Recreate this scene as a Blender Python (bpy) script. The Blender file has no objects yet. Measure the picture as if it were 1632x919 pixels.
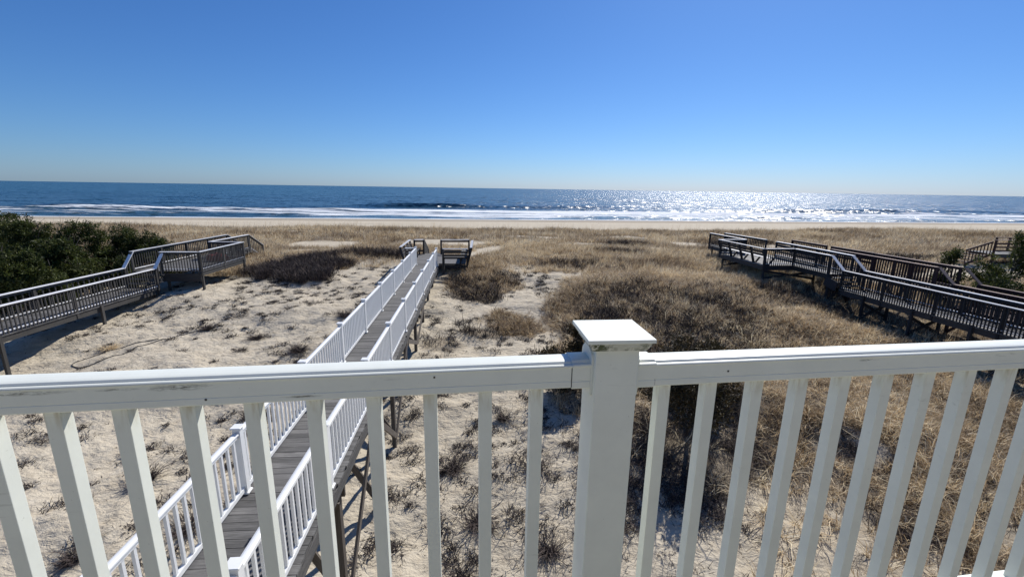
import bpy, bmesh, math, random
import numpy as np
from mathutils import Vector, Matrix
R = math.radians
random.seed(7); rng = np.random.default_rng(7)
scene = bpy.context.scene
col = scene.collection
EYE = 8.5                                   # camera height above the sea

# ------------------------------------------------------------------ camera
cam_d = bpy.data.cameras.new('camera'); cam = bpy.data.objects.new('camera', cam_d); col.objects.link(cam)
cam_d.sensor_width = 36.0; cam_d.lens = 36.0 * 695.0 / 1632.0
cam_d.clip_start = 0.05; cam_d.clip_end = 200000.0
pitch = math.atan(159 / 695.0); roll = R(0.88)
cam.matrix_world = Matrix.Translation((0, 0, EYE)) @ Matrix.Rotation(math.pi / 2 - pitch, 4, 'X') @ Matrix.Rotation(roll, 4, 'Z')
scene.camera = cam
scene.cycles.use_denoising = True; scene.cycles.sample_clamp_indirect = 6.0

# ------------------------------------------------------------------ world, sun, exposure
SUN_AZ = R(27.5); SUN_EL = R(42.0)          # azimuth to the right of +Y
world = bpy.data.worlds.new('World'); scene.world = world; world.use_nodes = True
wn = world.node_tree.nodes; wl = world.node_tree.links
sky = wn.new('ShaderNodeTexSky'); sky.sky_type = 'NISHITA'; sky.sun_disc = False
sky.sun_elevation = SUN_EL; sky.sun_rotation = SUN_AZ
sky.altitude = 0; sky.air_density = 1.0; sky.dust_density = 0.25; sky.ozone_density = 3.0
bg = wn['Background']; bg.inputs['Strength'].default_value = 0.10
def wmath(op, a, b, c=None):                # camera-like tone of a clear deep blue sky: same curve all round
    m = wn.new('ShaderNodeMath'); m.operation = op
    for s_, v_ in zip(m.inputs, (a, b, c)):
        if v_ is None: continue
        if isinstance(v_, bpy.types.NodeSocket): wl.new(v_, s_)
        else: s_.default_value = v_
    return m.outputs[0]
sep = wn.new('ShaderNodeSeparateColor'); cmb = wn.new('ShaderNodeCombineColor'); wl.new(sky.outputs[0], sep.inputs[0])
pr = wmath('MULTIPLY', wmath('POWER', wmath('MULTIPLY', sep.outputs[0], 0.1), 1.22), 4.2)
pg = wmath('MULTIPLY', wmath('POWER', wmath('MULTIPLY', sep.outputs[1], 0.1), 1.08), 5.8)
pb = wmath('ADD', wmath('MULTIPLY', sep.outputs[2], 0.83), wmath('MULTIPLY', sep.outputs[0], 0.08))
for i_, p_ in enumerate((pr, pg, pb)): wl.new(p_, cmb.inputs[i_])
wl.new(cmb.outputs[0], bg.inputs['Color'])
sd = bpy.data.lights.new('sun', 'SUN'); sd.energy = 4.6; sd.angle = R(0.5); sd.color = (1.0, 0.955, 0.89)
sun = bpy.data.objects.new('sun', sd); col.objects.link(sun)
sv = Vector((math.sin(SUN_AZ) * math.cos(SUN_EL), math.cos(SUN_AZ) * math.cos(SUN_EL), math.sin(SUN_EL)))
sun.rotation_euler = sv.to_track_quat('Z', 'Y').to_euler(); sun.location = (10, 20, 40)
scene.view_settings.view_transform = 'Standard'; scene.view_settings.look = 'None'
scene.view_settings.exposure = 0.22; scene.view_settings.gamma = 1.0

# ------------------------------------------------------------------ noise
_lat = rng.random((256, 256))
def vnoise(x, y):
    x = np.asarray(x, float); y = np.asarray(y, float)
    xi = np.floor(x).astype(int); yi = np.floor(y).astype(int); fx = x - xi; fy = y - yi
    fx = fx * fx * (3 - 2 * fx); fy = fy * fy * (3 - 2 * fy)
    a = _lat[xi & 255, yi & 255]; b = _lat[(xi + 1) & 255, yi & 255]; c = _lat[xi & 255, (yi + 1) & 255]; d = _lat[(xi + 1) & 255, (yi + 1) & 255]
    return (a * (1 - fx) + b * fx) * (1 - fy) + (c * (1 - fx) + d * fx) * fy
def fbm(x, y, f, o=3, s=0.0):
    t = 0; amp = 1; n = 0
    for i in range(o):
        t = t + amp * vnoise(x * f + 17.3 * i + s, y * f + 9.1 * i + s * 1.7); n += amp; amp *= 0.5; f *= 2.03
    return t / n
def sst(a, b, v):
    t = np.clip((v - a) / (b - a), 0, 1); return t * t * (3 - 2 * t)

# ------------------------------------------------------------------ terrain height (heights below the eye)
CTRL = np.array([(-30,-5,-7.3),(-20,0,-7.3),(-10,4,-7.2),(0,3,-7.3),(10,4,-7.2),(22,2,-7.2),(-2.7,6,-7.25),(-3.1,10.7,-6.97),(-3.3,12.8,-6.5),
 (-3.5,15.4,-6.0),(-3.7,17.8,-5.7),(-3.9,19.9,-5.2),(-4.3,24,-4.95),(-4,27,-4.85),(-10,10,-6.9),(-11,16,-6.1),(-10,21,-5.5),(-12,26,-5.15),
 (-17.4,14,-6.56),(-17.66,18,-5.97),(-16.1,22.2,-5.38),(-18.5,31,-4.88),(-22,22,-5.7),(-26,17,-6.2),(-30,24,-5.4),(-34,12,-6.6),
 (17.4,18.4,-6.0),(17.2,20.8,-6.05),(18.6,20,-6.1),(16.6,23,-5.75),(15.2,25.5,-5.15),(15.5,34,-4.95),(17.6,15,-6.6),(20,22,-5.9),(21,18,-6.2),(19,27,-5.2),
 (12,24,-4.95),(13.2,21,-5.5),(10,21.5,-4.95),(7,19.5,-5.15),(5,16.5,-5.6),(6,23,-4.8),(3,13,-6.3),(9,14,-6.2),(13,16,-6.35),(1,17,-6.0),(1.3,22,-5.3),(2,27,-4.95),
 (8,8,-7.05),(14,9,-7.0),(22,12,-6.8),(26,22,-5.9),(28,28,-5.2),(34,30,-4.9),(38,20,-5.8),(-2,31,-4.9),(8,30,-4.75),(-10,32,-4.8),(25,34,-4.8),(-28,33,-4.85),(40,36,-4.75),(-40,36,-4.8),
 (-5,42,-4.95),(10,42,-4.85),(-25,44,-4.8),(28,44,-4.8),(50,46,-4.6),(-50,46,-4.7),(0,50,-4.95)], float)
def height(x, y):
    x = np.asarray(x, float); y = np.asarray(y, float); sh = x.shape
    xf = x.ravel(); yf = y.ravel(); out = np.empty(xf.shape)
    for i in range(0, len(xf), 40000):
        xx = xf[i:i + 40000, None]; yy = yf[i:i + 40000, None]
        w = 1.0 / (((xx - CTRL[:, 0]) ** 2 + (yy - CTRL[:, 1]) ** 2) + 0.8) ** 1.75
        out[i:i + 40000] = (w * CTRL[:, 2]).sum(1) / w.sum(1)
    base = out.reshape(sh)
    s = y - 0.12 * x
    z = base + (fbm(x, y, 0.16, 2, 3.0) - 0.5) * 0.5 * sst(24, 32, y) + (fbm(x, y, 0.06, 2, 8.0) - 0.5) * 0.7 * sst(36, 50, y)
    crest = sst(53, 72, s)
    beach = -7.15 - 1.35 * np.clip((s - 70) / 53.0, 0, 1) - 0.03 * np.clip(s - 123, 0, 400)
    z = z * (1 - crest) + beach * crest
    near = 1 - sst(30, 45, y)
    z = z + near * ((fbm(x, y, 1.1, 2, 5.0) - 0.5) * 0.16 + (fbm(x * 0.8, y * 1.3, 3.0, 2, 1.0) - 0.5) * 0.15)
    return z + EYE
def gz(x, y): return float(height(np.array([float(x)]), np.array([float(y)]))[0])

# vegetation cover
def ell(x, y, cx, cy, rx, ry, a=0.0):
    c, s = math.cos(a), math.sin(a); u = (x - cx) * c + (y - cy) * s; v = -(x - cx) * s + (y - cy) * c
    return (u / rx) ** 2 + (v / ry) ** 2
def cover(x, y):
    """0 bare sand ... 1 dense grass"""
    n = (fbm(x, y, 0.45, 3, 2.0) - 0.5)
    n2 = (fbm(x, y, 1.6, 2, 6.0) - 0.5)
    far = sst(25.2, 27.5, y + 4.5 * n + np.where((x < -4.2) & (x > -10.5), -2.2, 0) + np.where((x > -0.8) & (x < 3.2), -1.2, 0))
    edge = 1.7 + np.clip((y - 21) / 6, 0, 1) * 2.6 + np.clip((9.5 - y) / 3, 0, 1) * 2.6
    mound = sst(-0.35, 0.55, x - edge + 2.2 * n)
    thin = 1 - 0.75 * (1 - sst(9.5, 13.0, y)) * (1 - sst(4.5, 9.5, x + 3 * n))       # thinner below the balcony
    mound = mound * thin * (1 - 0.6 * (1 - sst(13.5, 15.5, y)) * (1 - sst(6.2, 8.6, x + 2.5 * n - (11 - y) * .3)))
    midp = (1 - sst(0.5, 1.15, ell(x, y, -1.9, 24.0, 2.2, 3.6) + 1.6 * n)) * 0.95
    midp = np.maximum(midp, 0.8 * (1 - sst(0.4, 1.1, ell(x, y, 0.1, 18.3, 1.5, 1.6) + 2.4 * n2)))
    c = np.maximum(np.maximum(far, mound), midp)
    lefty = 1 - sst(-24.5, -19.5, x + 2 * n)
    c = np.maximum(c, 0.8 * lefty * sst(6, 12, y))
    for (cx, cy, rx, ry, a) in SANDP:
        c = c * sst(0.55, 1.2, ell(x, y, cx, cy, rx, ry, a) + 1.3 * n)
    c = c * sst(-0.34, -0.12, n + 0.25 * n2 + 0.08 * sst(10, 25, y) + 0.04)
    s = y - 0.12 * x
    c = c * (1 - sst(57, 60, s + 6 * n))
    return c
SANDP = [(-6.5, 40.5, 5.5, 1.7, 0.0), (-17, 39, 3.8, 2.2, 0.1), (-2.2, 35.5, 1.0, 4.6, -0.25), (7.5, 41, 1.9, 1.0, 0), (13.4, 38.5, 1.3, .7, 0.2), (17.8, 43.5, 2.0, 2.6, 0), (3, 46, 3.2, 1.0, 0),
         (33.0, 29.6, 4.8, 2.4, 0.1), (28.5, 28.5, 2.6, 1.3, 0.2), (23.6, 27.6, 2.2, 1.2, 0.3), (-15, 35, 3.0, 1.5, 0.2), (12.5, 46.5, 4, .8, 0), (-25, 47, 4, 1.0, 0), (6.5, 12.2, 1.6, 0.9, 0.3), (4.2, 8.2, 1.1, 1.3, 0), (9.3, 10.6, 1.0, .7, 0), (25, 41, 3.0, 1.0, .1)]
def darkshrub(x, y):
    n = (fbm(x, y, 0.8, 3, 12.0) - 0.5)
    d = np.zeros_like(x)
    for (cx, cy, rx, ry, a, k) in DARKP:
        d = np.maximum(d, k * (1 - sst(0.55, 1.15, ell(x, y, cx, cy, rx, ry, a) + 1.8 * n)))
    return d
DARKP = [(-13.4, 27.3, 2.9, 3.1, -0.2, 1), (-12.2, 24.9, 1.8, 1.4, 0, .8), (-9.2, 31.0, 2.8, 1.0, 0, .4), (4.8, 15.4, 3.4, 4.2, 0, .95), (8.4, 17.4, 3.8, 3.8, 0, .9), (6.2, 21.0, 3.0, 2.6, 0, .65), (11.5, 21.6, 3.0, 2.2, 0.2, .45), (-1.9, 22.4, 1.4, 2.2, 0.2, .9), (-0.5, 24.6, 1.2, 1.4, 0, .6),
         (4.2, 29, 3.2, 2.0, 0, .35), (8.8, 35.5, 2.6, 1.2, 0, .8), (10.5, 40.5, 2.2, 1.0, 0, .8), (15.5, 22.6, 2.0, 2.4, 0, .7), (31, 34.5, 2.6, 1.2, 0.1, .9), (-1.1, 17.2, 1.0, .5, 0, .7), (-2.6, 16.0, 1.1, .6, 0, .5), (4.9, 10.2, 2.0, 1.5, 0, .7), (9.8, 8.8, 2.2, 1.8, 0, .4), (17.5, 24.5, 2.4, 1.6, 0, .6), (6.2, 11.6, 2.4, 1.8, 0.3, .5), (21.5, 43, 5, 1.2, 0, .4)]

# ------------------------------------------------------------------ materials
def mat(name):
    m = bpy.data.materials.new(name); m.use_nodes = True
    return m, m.node_tree.nodes, m.node_tree.links, m.node_tree.nodes['Principled BSDF']
def N(nt, t, **kw):
    n = nt.nodes.new(t)
    for k, v in kw.items():
        if k.startswith('i_'):
            n.inputs[k[2:].replace('_', ' ')].default_value = v
        else: setattr(n, k, v)
    return n
def ramp(nt, fac, stops):
    r = nt.nodes.new('ShaderNodeValToRGB'); e = r.color_ramp.elements
    while len(e) < len(stops): e.new(0.5)
    for el, (p, c) in zip(e, stops): el.position = p; el.color = (*c, 1)
    nt.links.new(fac, r.inputs[0]); return r.outputs[0]
def mixc(nt, f, a, b, mode='MIX'):
    m = nt.nodes.new('ShaderNodeMix'); m.data_type = 'RGBA'; m.blend_type = mode
    for s, v in ((m.inputs[0], f), (m.inputs[6], a), (m.inputs[7], b)):
        if hasattr(v, 'links') or isinstance(v, bpy.types.NodeSocket): nt.links.new(v, s)
        else: s.default_value = v if not isinstance(v, tuple) else (*v, 1) if len(v) == 3 else v
    return m.outputs[2]
def math_(nt, op, a, b=0.0, c=None):
    m = nt.nodes.new('ShaderNodeMath'); m.operation = op
    for s, v in zip(m.inputs, (a, b, c)):
        if v is None: continue
        if isinstance(v, bpy.types.NodeSocket): nt.links.new(v, s)
        else: s.default_value = v
    return m.outputs[0]
def coords(nt, kind='Object', scale=(1, 1, 1), rot=(0, 0, 0), rnd=0.0):
    t = nt.nodes.new('ShaderNodeTexCoord'); mp = nt.nodes.new('ShaderNodeMapping'); mp.inputs['Scale'].default_value = scale; mp.inputs['Rotation'].default_value = rot
    src = t.outputs[kind] if kind != 'World' else nt.nodes.new('ShaderNodeNewGeometry').outputs['Position']
    nt.links.new(src, mp.inputs['Vector'])
    if rnd:
        oi = nt.nodes.new('ShaderNodeObjectInfo'); k = math_(nt, 'MULTIPLY', oi.outputs['Random'], rnd); nt.links.new(k, mp.inputs['Location'])
    return mp.outputs[0]
def noise(nt, vec, scale, detail=3, rough=0.55, dist=0.0):
    n = nt.nodes.new('ShaderNodeTexNoise'); n.inputs['Scale'].default_value = scale; n.inputs['Detail'].default_value = detail
    n.inputs['Roughness'].default_value = rough; n.inputs['Distortion'].default_value = dist; nt.links.new(vec, n.inputs['Vector']); return n.outputs['Fac']
def bump(nt, h, strength, dist, bs, prev=None):
    b = nt.nodes.new('ShaderNodeBump'); b.inputs['Strength'].default_value = strength; b.inputs['Distance'].default_value = dist
    nt.links.new(h, b.inputs['Height'])
    if prev is not None: nt.links.new(prev, b.inputs['Normal'])
    if bs is not None: nt.links.new(b.outputs[0], bs.inputs['Normal'])
    return b.outputs[0]

def wood_mat(name, dark, light, rough=0.75, var=0.7):
    m, nd, ln, bs = mat(name); nt = m.node_tree
    v = coords(nt, 'Object', (1.2, 26, 26), rnd=37.0)
    g = noise(nt, v, 1.6, 5, 0.7, 1.2)
    v2 = coords(nt, 'Object', (1, 2, 2), rnd=11.0); g2 = noise(nt, v2, 2.5, 2)
    c = ramp(nt, g, [(0.25, dark), (0.5, tuple((a + b) / 2 for a, b in zip(dark, light))), (0.72, light)])
    oi = nt.nodes.new('ShaderNodeObjectInfo')
    k = math_(nt, 'MULTIPLY_ADD', oi.outputs['Random'], var, 1 - var * 0.5)
    k = math_(nt, 'MULTIPLY', k, math_(nt, 'MULTIPLY_ADD', g2, 0.5, 0.75))
    cb = nt.nodes.new('ShaderNodeCombineColor'); [nt.links.new(k, cb.inputs[i]) for i in range(3)]
    nt.links.new(mixc(nt, 1.0, c, cb.outputs[0], 'MULTIPLY'), bs.inputs['Base Color'])
    bs.inputs['Roughness'].default_value = rough; bump(nt, g, 0.5, 0.004, bs)
    return m
M = {}
M['deck'] = wood_mat('weathered_deck_wood', (0.030, 0.029, 0.028), (0.19, 0.186, 0.18))
M['grey'] = wood_mat('grey_timber', (0.022, 0.021, 0.02), (0.085, 0.08, 0.073))
M['cap'] = wood_mat('sun_glare_rail_cap_timber', (0.55, 0.55, 0.55), (0.80, 0.80, 0.79), 0.42)  # weathered caps made near-white: the sun's glare is put into the base colour
M['dark'] = wood_mat('dark_grey_timber', (0.012, 0.012, 0.014), (0.038, 0.037, 0.037))
M['pile'] = wood_mat('brown_grey_pile_timber', (0.05, 0.042, 0.035), (0.14, 0.12, 0.10))
M['brown'] = wood_mat('red_brown_stained_timber', (0.022, 0.009, 0.007), (0.075, 0.032, 0.026))
M['browncap'] = wood_mat('light_brown_rail_cap_timber', (0.12, 0.07, 0.055), (0.30, 0.22, 0.18))  # lighter brown for the rail caps and lower rails

_th = math.atan(0.14)
def _st(d, z, rx, rz): return (0.2465 + d * math.cos(_th) + 0.034 * math.sin(_th), 1.02 + d * math.sin(_th) - 0.034 * math.cos(_th), z + EYE, rx, rz)
STAINS = [_st(-1.26, -0.4205, .11, .006), _st(-0.965, -0.4215, .085, .009), _st(-1.08, -0.421, .05, .004), _st(0.70, -0.4265, .035, .004), _st(1.13, -0.428, .04, .006), _st(-0.72, -0.455, .05, .004)]
def vinyl_mat(name, tone, dirt, top=False):
    m, nd, ln, bs = mat(name); nt = m.node_tree
    v = coords(nt, 'World', (1, 1, 1)); a = noise(nt, v, 9, 4, 0.65)
    c = ramp(nt, a, [(0.3, tuple(t * 0.93 for t in tone)), (0.65, tone)])
    if dirt:
        s = noise(nt, coords(nt, 'World', (5, 30, 60), (0, 0, 0)), 1.3, 4, 0.7)
        sp = noise(nt, coords(nt, 'World', (1, 1, 1)), 2.3, 2)
        f = math_(nt, 'MULTIPLY', ramp(nt, s, [(0.62, (0, 0, 0)), (0.78, (.7, .7, .7))]), ramp(nt, sp, [(0.52, (0, 0, 0)), (0.66, (1, 1, 1))]))
        c = mixc(nt, math_(nt, 'MULTIPLY', f, 0.55), c, (0.17, 0.18, 0.14))
        sp2 = noise(nt, v, 160, 2, 0.5); f2 = ramp(nt, sp2, [(0.74, (0, 0, 0)), (0.78, (1, 1, 1))])
        c = mixc(nt, math_(nt, 'MULTIPLY', f2, 0.4), c, (0.2, 0.19, 0.15))
        if top:                              # yellow-brown run-off below the handrail
            so = nt.nodes.new('ShaderNodeSeparateXYZ'); nt.links.new(coords(nt, 'Object'), so.inputs[0])
            g = ramp(nt, so.outputs[2], [(0.0, (0, 0, 0)), (0.33, (0, 0, 0)), (0.394, (1, 1, 1))]); st = noise(nt, coords(nt, 'World', (40, 40, 7)), 1.6, 3)
            c = mixc(nt, math_(nt, 'MULTIPLY', math_(nt, 'MULTIPLY', g, ramp(nt, st, [(0.45, (0, 0, 0)), (0.65, (1, 1, 1))])), 0.6), c, (0.36, 0.29, 0.15))
        else:                                # scuffs and soot smudges at their own places on the rail face
            tot = None
            for (px_, py_, pz_, rx_, rz_) in STAINS:
                vm = nt.nodes.new('ShaderNodeVectorMath'); vm.operation = 'SUBTRACT'; nt.links.new(v, vm.inputs[0]); vm.inputs[1].default_value = (px_, py_, pz_)
                vs = nt.nodes.new('ShaderNodeVectorMath'); vs.operation = 'MULTIPLY'; nt.links.new(vm.outputs[0], vs.inputs[0]); vs.inputs[1].default_value = (1 / rx_, 0, 1 / rz_)
                vl_ = nt.nodes.new('ShaderNodeVectorMath'); vl_.operation = 'LENGTH'; nt.links.new(vs.outputs[0], vl_.inputs[0])
                q = ramp(nt, vl_.outputs['Value'], [(0.15, (1, 1, 1)), (1.0, (0, 0, 0))]); tot = q if tot is None else math_(nt, 'MAXIMUM', tot, q)
            nn = noise(nt, coords(nt, 'World', (30, 30, 130)), 1.0, 5, 0.75)
            c = mixc(nt, math_(nt, 'MULTIPLY', tot, ramp(nt, nn, [(0.44, (0, 0, 0)), (0.6, (1, 1, 1))])), c, (0.10, 0.10, 0.075))
    nt.links.new(c, bs.inputs['Base Color']); bs.inputs['Roughness'].default_value = 0.42
    bump(nt, noise(nt, v, 240, 3), 0.12, 0.001, bs)
    return m
M['vinyl'] = vinyl_mat('white_vinyl', (0.785, 0.81, 0.73), True)
M['vinylb'] = vinyl_mat('baluster_vinyl', (0.785, 0.81, 0.73), True, True)
M['vinylc'] = vinyl_mat('clean_white_vinyl', (0.80, 0.81, 0.80), False)
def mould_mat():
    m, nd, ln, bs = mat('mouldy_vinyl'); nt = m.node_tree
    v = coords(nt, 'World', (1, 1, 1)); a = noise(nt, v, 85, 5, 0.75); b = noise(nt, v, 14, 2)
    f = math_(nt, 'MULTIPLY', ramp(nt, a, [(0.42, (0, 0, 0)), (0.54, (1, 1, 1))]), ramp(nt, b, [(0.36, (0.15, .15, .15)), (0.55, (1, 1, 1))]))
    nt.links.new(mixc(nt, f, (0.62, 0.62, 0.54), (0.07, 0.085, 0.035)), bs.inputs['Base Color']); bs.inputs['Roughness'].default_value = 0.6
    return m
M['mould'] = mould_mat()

def flat(name, c, rough=0.7):
    m, nd, ln, bs = mat(name); nt = m.node_tree
    a = noise(nt, coords(nt, 'Object'), 14, 3); nt.links.new(ramp(nt, a, [(0.3, tuple(x * 0.7 for x in c)), (0.7, c)]), bs.inputs['Base Color'])
    bs.inputs['Roughness'].default_value = rough; return m
M['rubber'] = flat('black_rubber', (0.03, 0.03, 0.032), 0.5)
M['grout'] = flat('grimy_sealant', (0.05, 0.045, 0.035), 0.8)
M['red'] = flat('faded_red_plastic', (0.45, 0.06, 0.04), 0.5)
M['siding'] = wood_mat('cedar_siding', (0.22, 0.205, 0.16), (0.38, 0.355, 0.28))
M['floor'] = wood_mat('balcony_floor_board', (0.27, 0.26, 0.21), (0.42, 0.40, 0.33))
M['bark'] = wood_mat('grey_brown_bark', (0.035, 0.028, 0.022), (0.11, 0.09, 0.075))

def blade_mat(name, stops, trans=0.0, rough=0.6):
    m, nd, ln, bs = mat(name); nt = m.node_tree
    at = nt.nodes.new('ShaderNodeAttribute'); at.attribute_name = 'tint'
    nt.links.new(ramp(nt, at.outputs['Fac'], stops), bs.inputs['Base Color']); bs.inputs['Roughness'].default_value = rough
    bs.inputs['Specular IOR Level'].default_value = 0.3
    if trans:
        tr = nt.nodes.new('ShaderNodeBsdfTranslucent'); nt.links.new(ramp(nt, at.outputs['Fac'], stops), tr.inputs['Color'])
        mx = nt.nodes.new('ShaderNodeMixShader'); mx.inputs[0].default_value = trans
        nt.links.new(bs.outputs[0], mx.inputs[1]); nt.links.new(tr.outputs[0], mx.inputs[2]); nt.links.new(mx.outputs[0], nd['Material Output'].inputs[0])
    return m
M['grass'] = blade_mat('dry_dune_grass', [(0, (0.085, 0.060, 0.038)), (0.3, (0.33, 0.235, 0.135)), (0.65, (0.63, 0.49, 0.305)), (1, (0.90, 0.79, 0.56))], 0.35)
M['twig'] = blade_mat('dead_dark_stems', [(0, (0.020, 0.015, 0.014)), (0.6, (0.080, 0.060, 0.052)), (1, (0.24, 0.18, 0.145))], 0, 0.8)
M['needle'] = blade_mat('evergreen_foliage', [(0, (0.014, 0.020, 0.006)), (0.5, (0.048, 0.062, 0.014)), (0.85, (0.095, 0.118, 0.026)), (1, (0.15, 0.15, 0.04))], 0.3, 0.6)
M['needle2'] = blade_mat('bronzed_juniper_foliage', [(0, (0.018, 0.014, 0.008)), (0.5, (0.045, 0.038, 0.016)), (1, (0.12, 0.085, 0.035))], 0.15, 0.65)

# ------------------------------------------------------------------ object helpers
def tag(o, label=None, cat=None, group=None, kind=None):
    if label: o['label'] = label
    if cat: o['category'] = cat
    if group: o['group'] = group
    if kind: o['kind'] = kind
    return o
def link(name, me, parent=None):
    o = bpy.data.objects.new(name, me); col.objects.link(o)
    if parent is not None: o.parent = parent
    return o
def empty(name, loc, label, cat, group=None):
    o = bpy.data.objects.new(name, None); col.objects.link(o); o.location = loc; o.empty_display_size = 0.2
    return tag(o, label, cat, group)
def mesh_np(name, V, F, material, tint=None, smooth=False):
    """V (n,3) float; F (m,k) int, all k the same"""
    me = bpy.data.meshes.new(name); V = np.ascontiguousarray(V, np.float32); F = np.ascontiguousarray(F, np.int32); k = F.shape[1]
    me.vertices.add(len(V)); me.vertices.foreach_set('co', V.ravel())
    me.loops.add(F.size); me.loops.foreach_set('vertex_index', F.ravel())
    me.polygons.add(len(F)); me.polygons.foreach_set('loop_start', np.arange(0, F.size, k, dtype=np.int32)); me.polygons.foreach_set('loop_total', np.full(len(F), k, np.int32))
    if smooth: me.polygons.foreach_set('use_smooth', np.ones(len(F), bool))
    if tint is not None:
        a = me.attributes.new('tint', 'FLOAT', 'POINT'); a.data.foreach_set('value', np.ascontiguousarray(tint, np.float32))
    me.update(calc_edges=True); me.materials.append(material); return me
_bx = {}
def boxmesh(l, w, h, m):
    k = (round(l, 3), round(w, 3), round(h, 3), m)
    if k not in _bx:
        l, w, h = k[:3]; a, b, c = l / 2, w / 2, h / 2
        me = bpy.data.meshes.new('board')
        me.from_pydata([(-a, -b, -c), (a, -b, -c), (a, b, -c), (-a, b, -c), (-a, -b, c), (a, -b, c), (a, b, c), (-a, b, c)], [],
                       [(0, 3, 2, 1), (4, 5, 6, 7), (0, 1, 5, 4), (1, 2, 6, 5), (2, 3, 7, 6), (3, 0, 4, 7)])
        me.materials.append(M[m]); _bx[k] = me
    return _bx[k]
def frame(p0, p1, up=(0, 0, 1)):
    p0 = Vector(p0); p1 = Vector(p1); x = (p1 - p0).normalized(); u = Vector(up)
    if abs(x.dot(u)) > 0.98: u = Vector((0, 1, 0))
    y = u.cross(x).normalized(); z = x.cross(y)
    m = Matrix((x, y, z)).transposed().to_4x4(); m.translation = (p0 + p1) / 2; return m, (p1 - p0).length
def beam(name, p0, p1, w, h, m, parent, up=(0, 0, 1), jit=0.0):
    """a board from p0 to p1 (world), w across, h along 'up'"""
    fm, L = frame(p0, p1, up)
    o = link(name, boxmesh(L, w, h, m), parent)
    if parent is not None: fm = Matrix.Translation(-parent_world(parent)) @ fm
    if jit: fm = fm @ Matrix.Rotation(random.uniform(-jit, jit), 4, 'Z') @ Matrix.Translation((0, 0, random.uniform(-jit, jit) * 0.3))
    o.matrix_local = fm; return o
def parent_world(p):
    v = Vector(p.location); 
    while p.parent is not None: p = p.parent; v = v + p.location
    return v
class Stuffed:
    """boards of one part kind: the first 300 objects, the rest joined"""
    def __init__(s, root, lim=298): s.root = root; s.lim = lim; s.n = {}; s.rest = {}
    def add(s, name, p0, p1, w, h, m, up=(0, 0, 1), jit=0.0):
        c = s.n.get(name, 0)
        if c < s.lim: s.n[name] = c + 1; return beam(name, p0, p1, w, h, m, s.root, up, jit)
        fm, L = frame(p0, p1, up); s.rest.setdefault((name, m), []).append((fm, L, w, h))
    def flush(s):
        for (name, m), lst in s.rest.items():
            V = []; F = []
            for fm, L, w, h in lst:
                b = len(V); a, e, c = L / 2, w / 2, h / 2
                for p in [(-a, -e, -c), (a, -e, -c), (a, e, -c), (-a, e, -c), (-a, -e, c), (a, -e, c), (a, e, c), (-a, e, c)]: V.append(tuple(fm @ Vector(p) - s.root.location))
                F += [(b, b+3, b+2, b+1), (b+4, b+5, b+6, b+7), (b, b+1, b+5, b+4), (b+1, b+2, b+6, b+5), (b+2, b+3, b+7, b+6), (b+3, b, b+4, b+7)]
            me = bpy.data.meshes.new(name); me.from_pydata(V, [], F); me.materials.append(M[m]); tag(link(name, me, s.root), kind='stuff')
def lerp(a, b, t): return tuple(x + (y - x) * t for x, y in zip(a, b))
def E(x, y, z): return (x, y, z + EYE)       # heights measured from the eye

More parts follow.
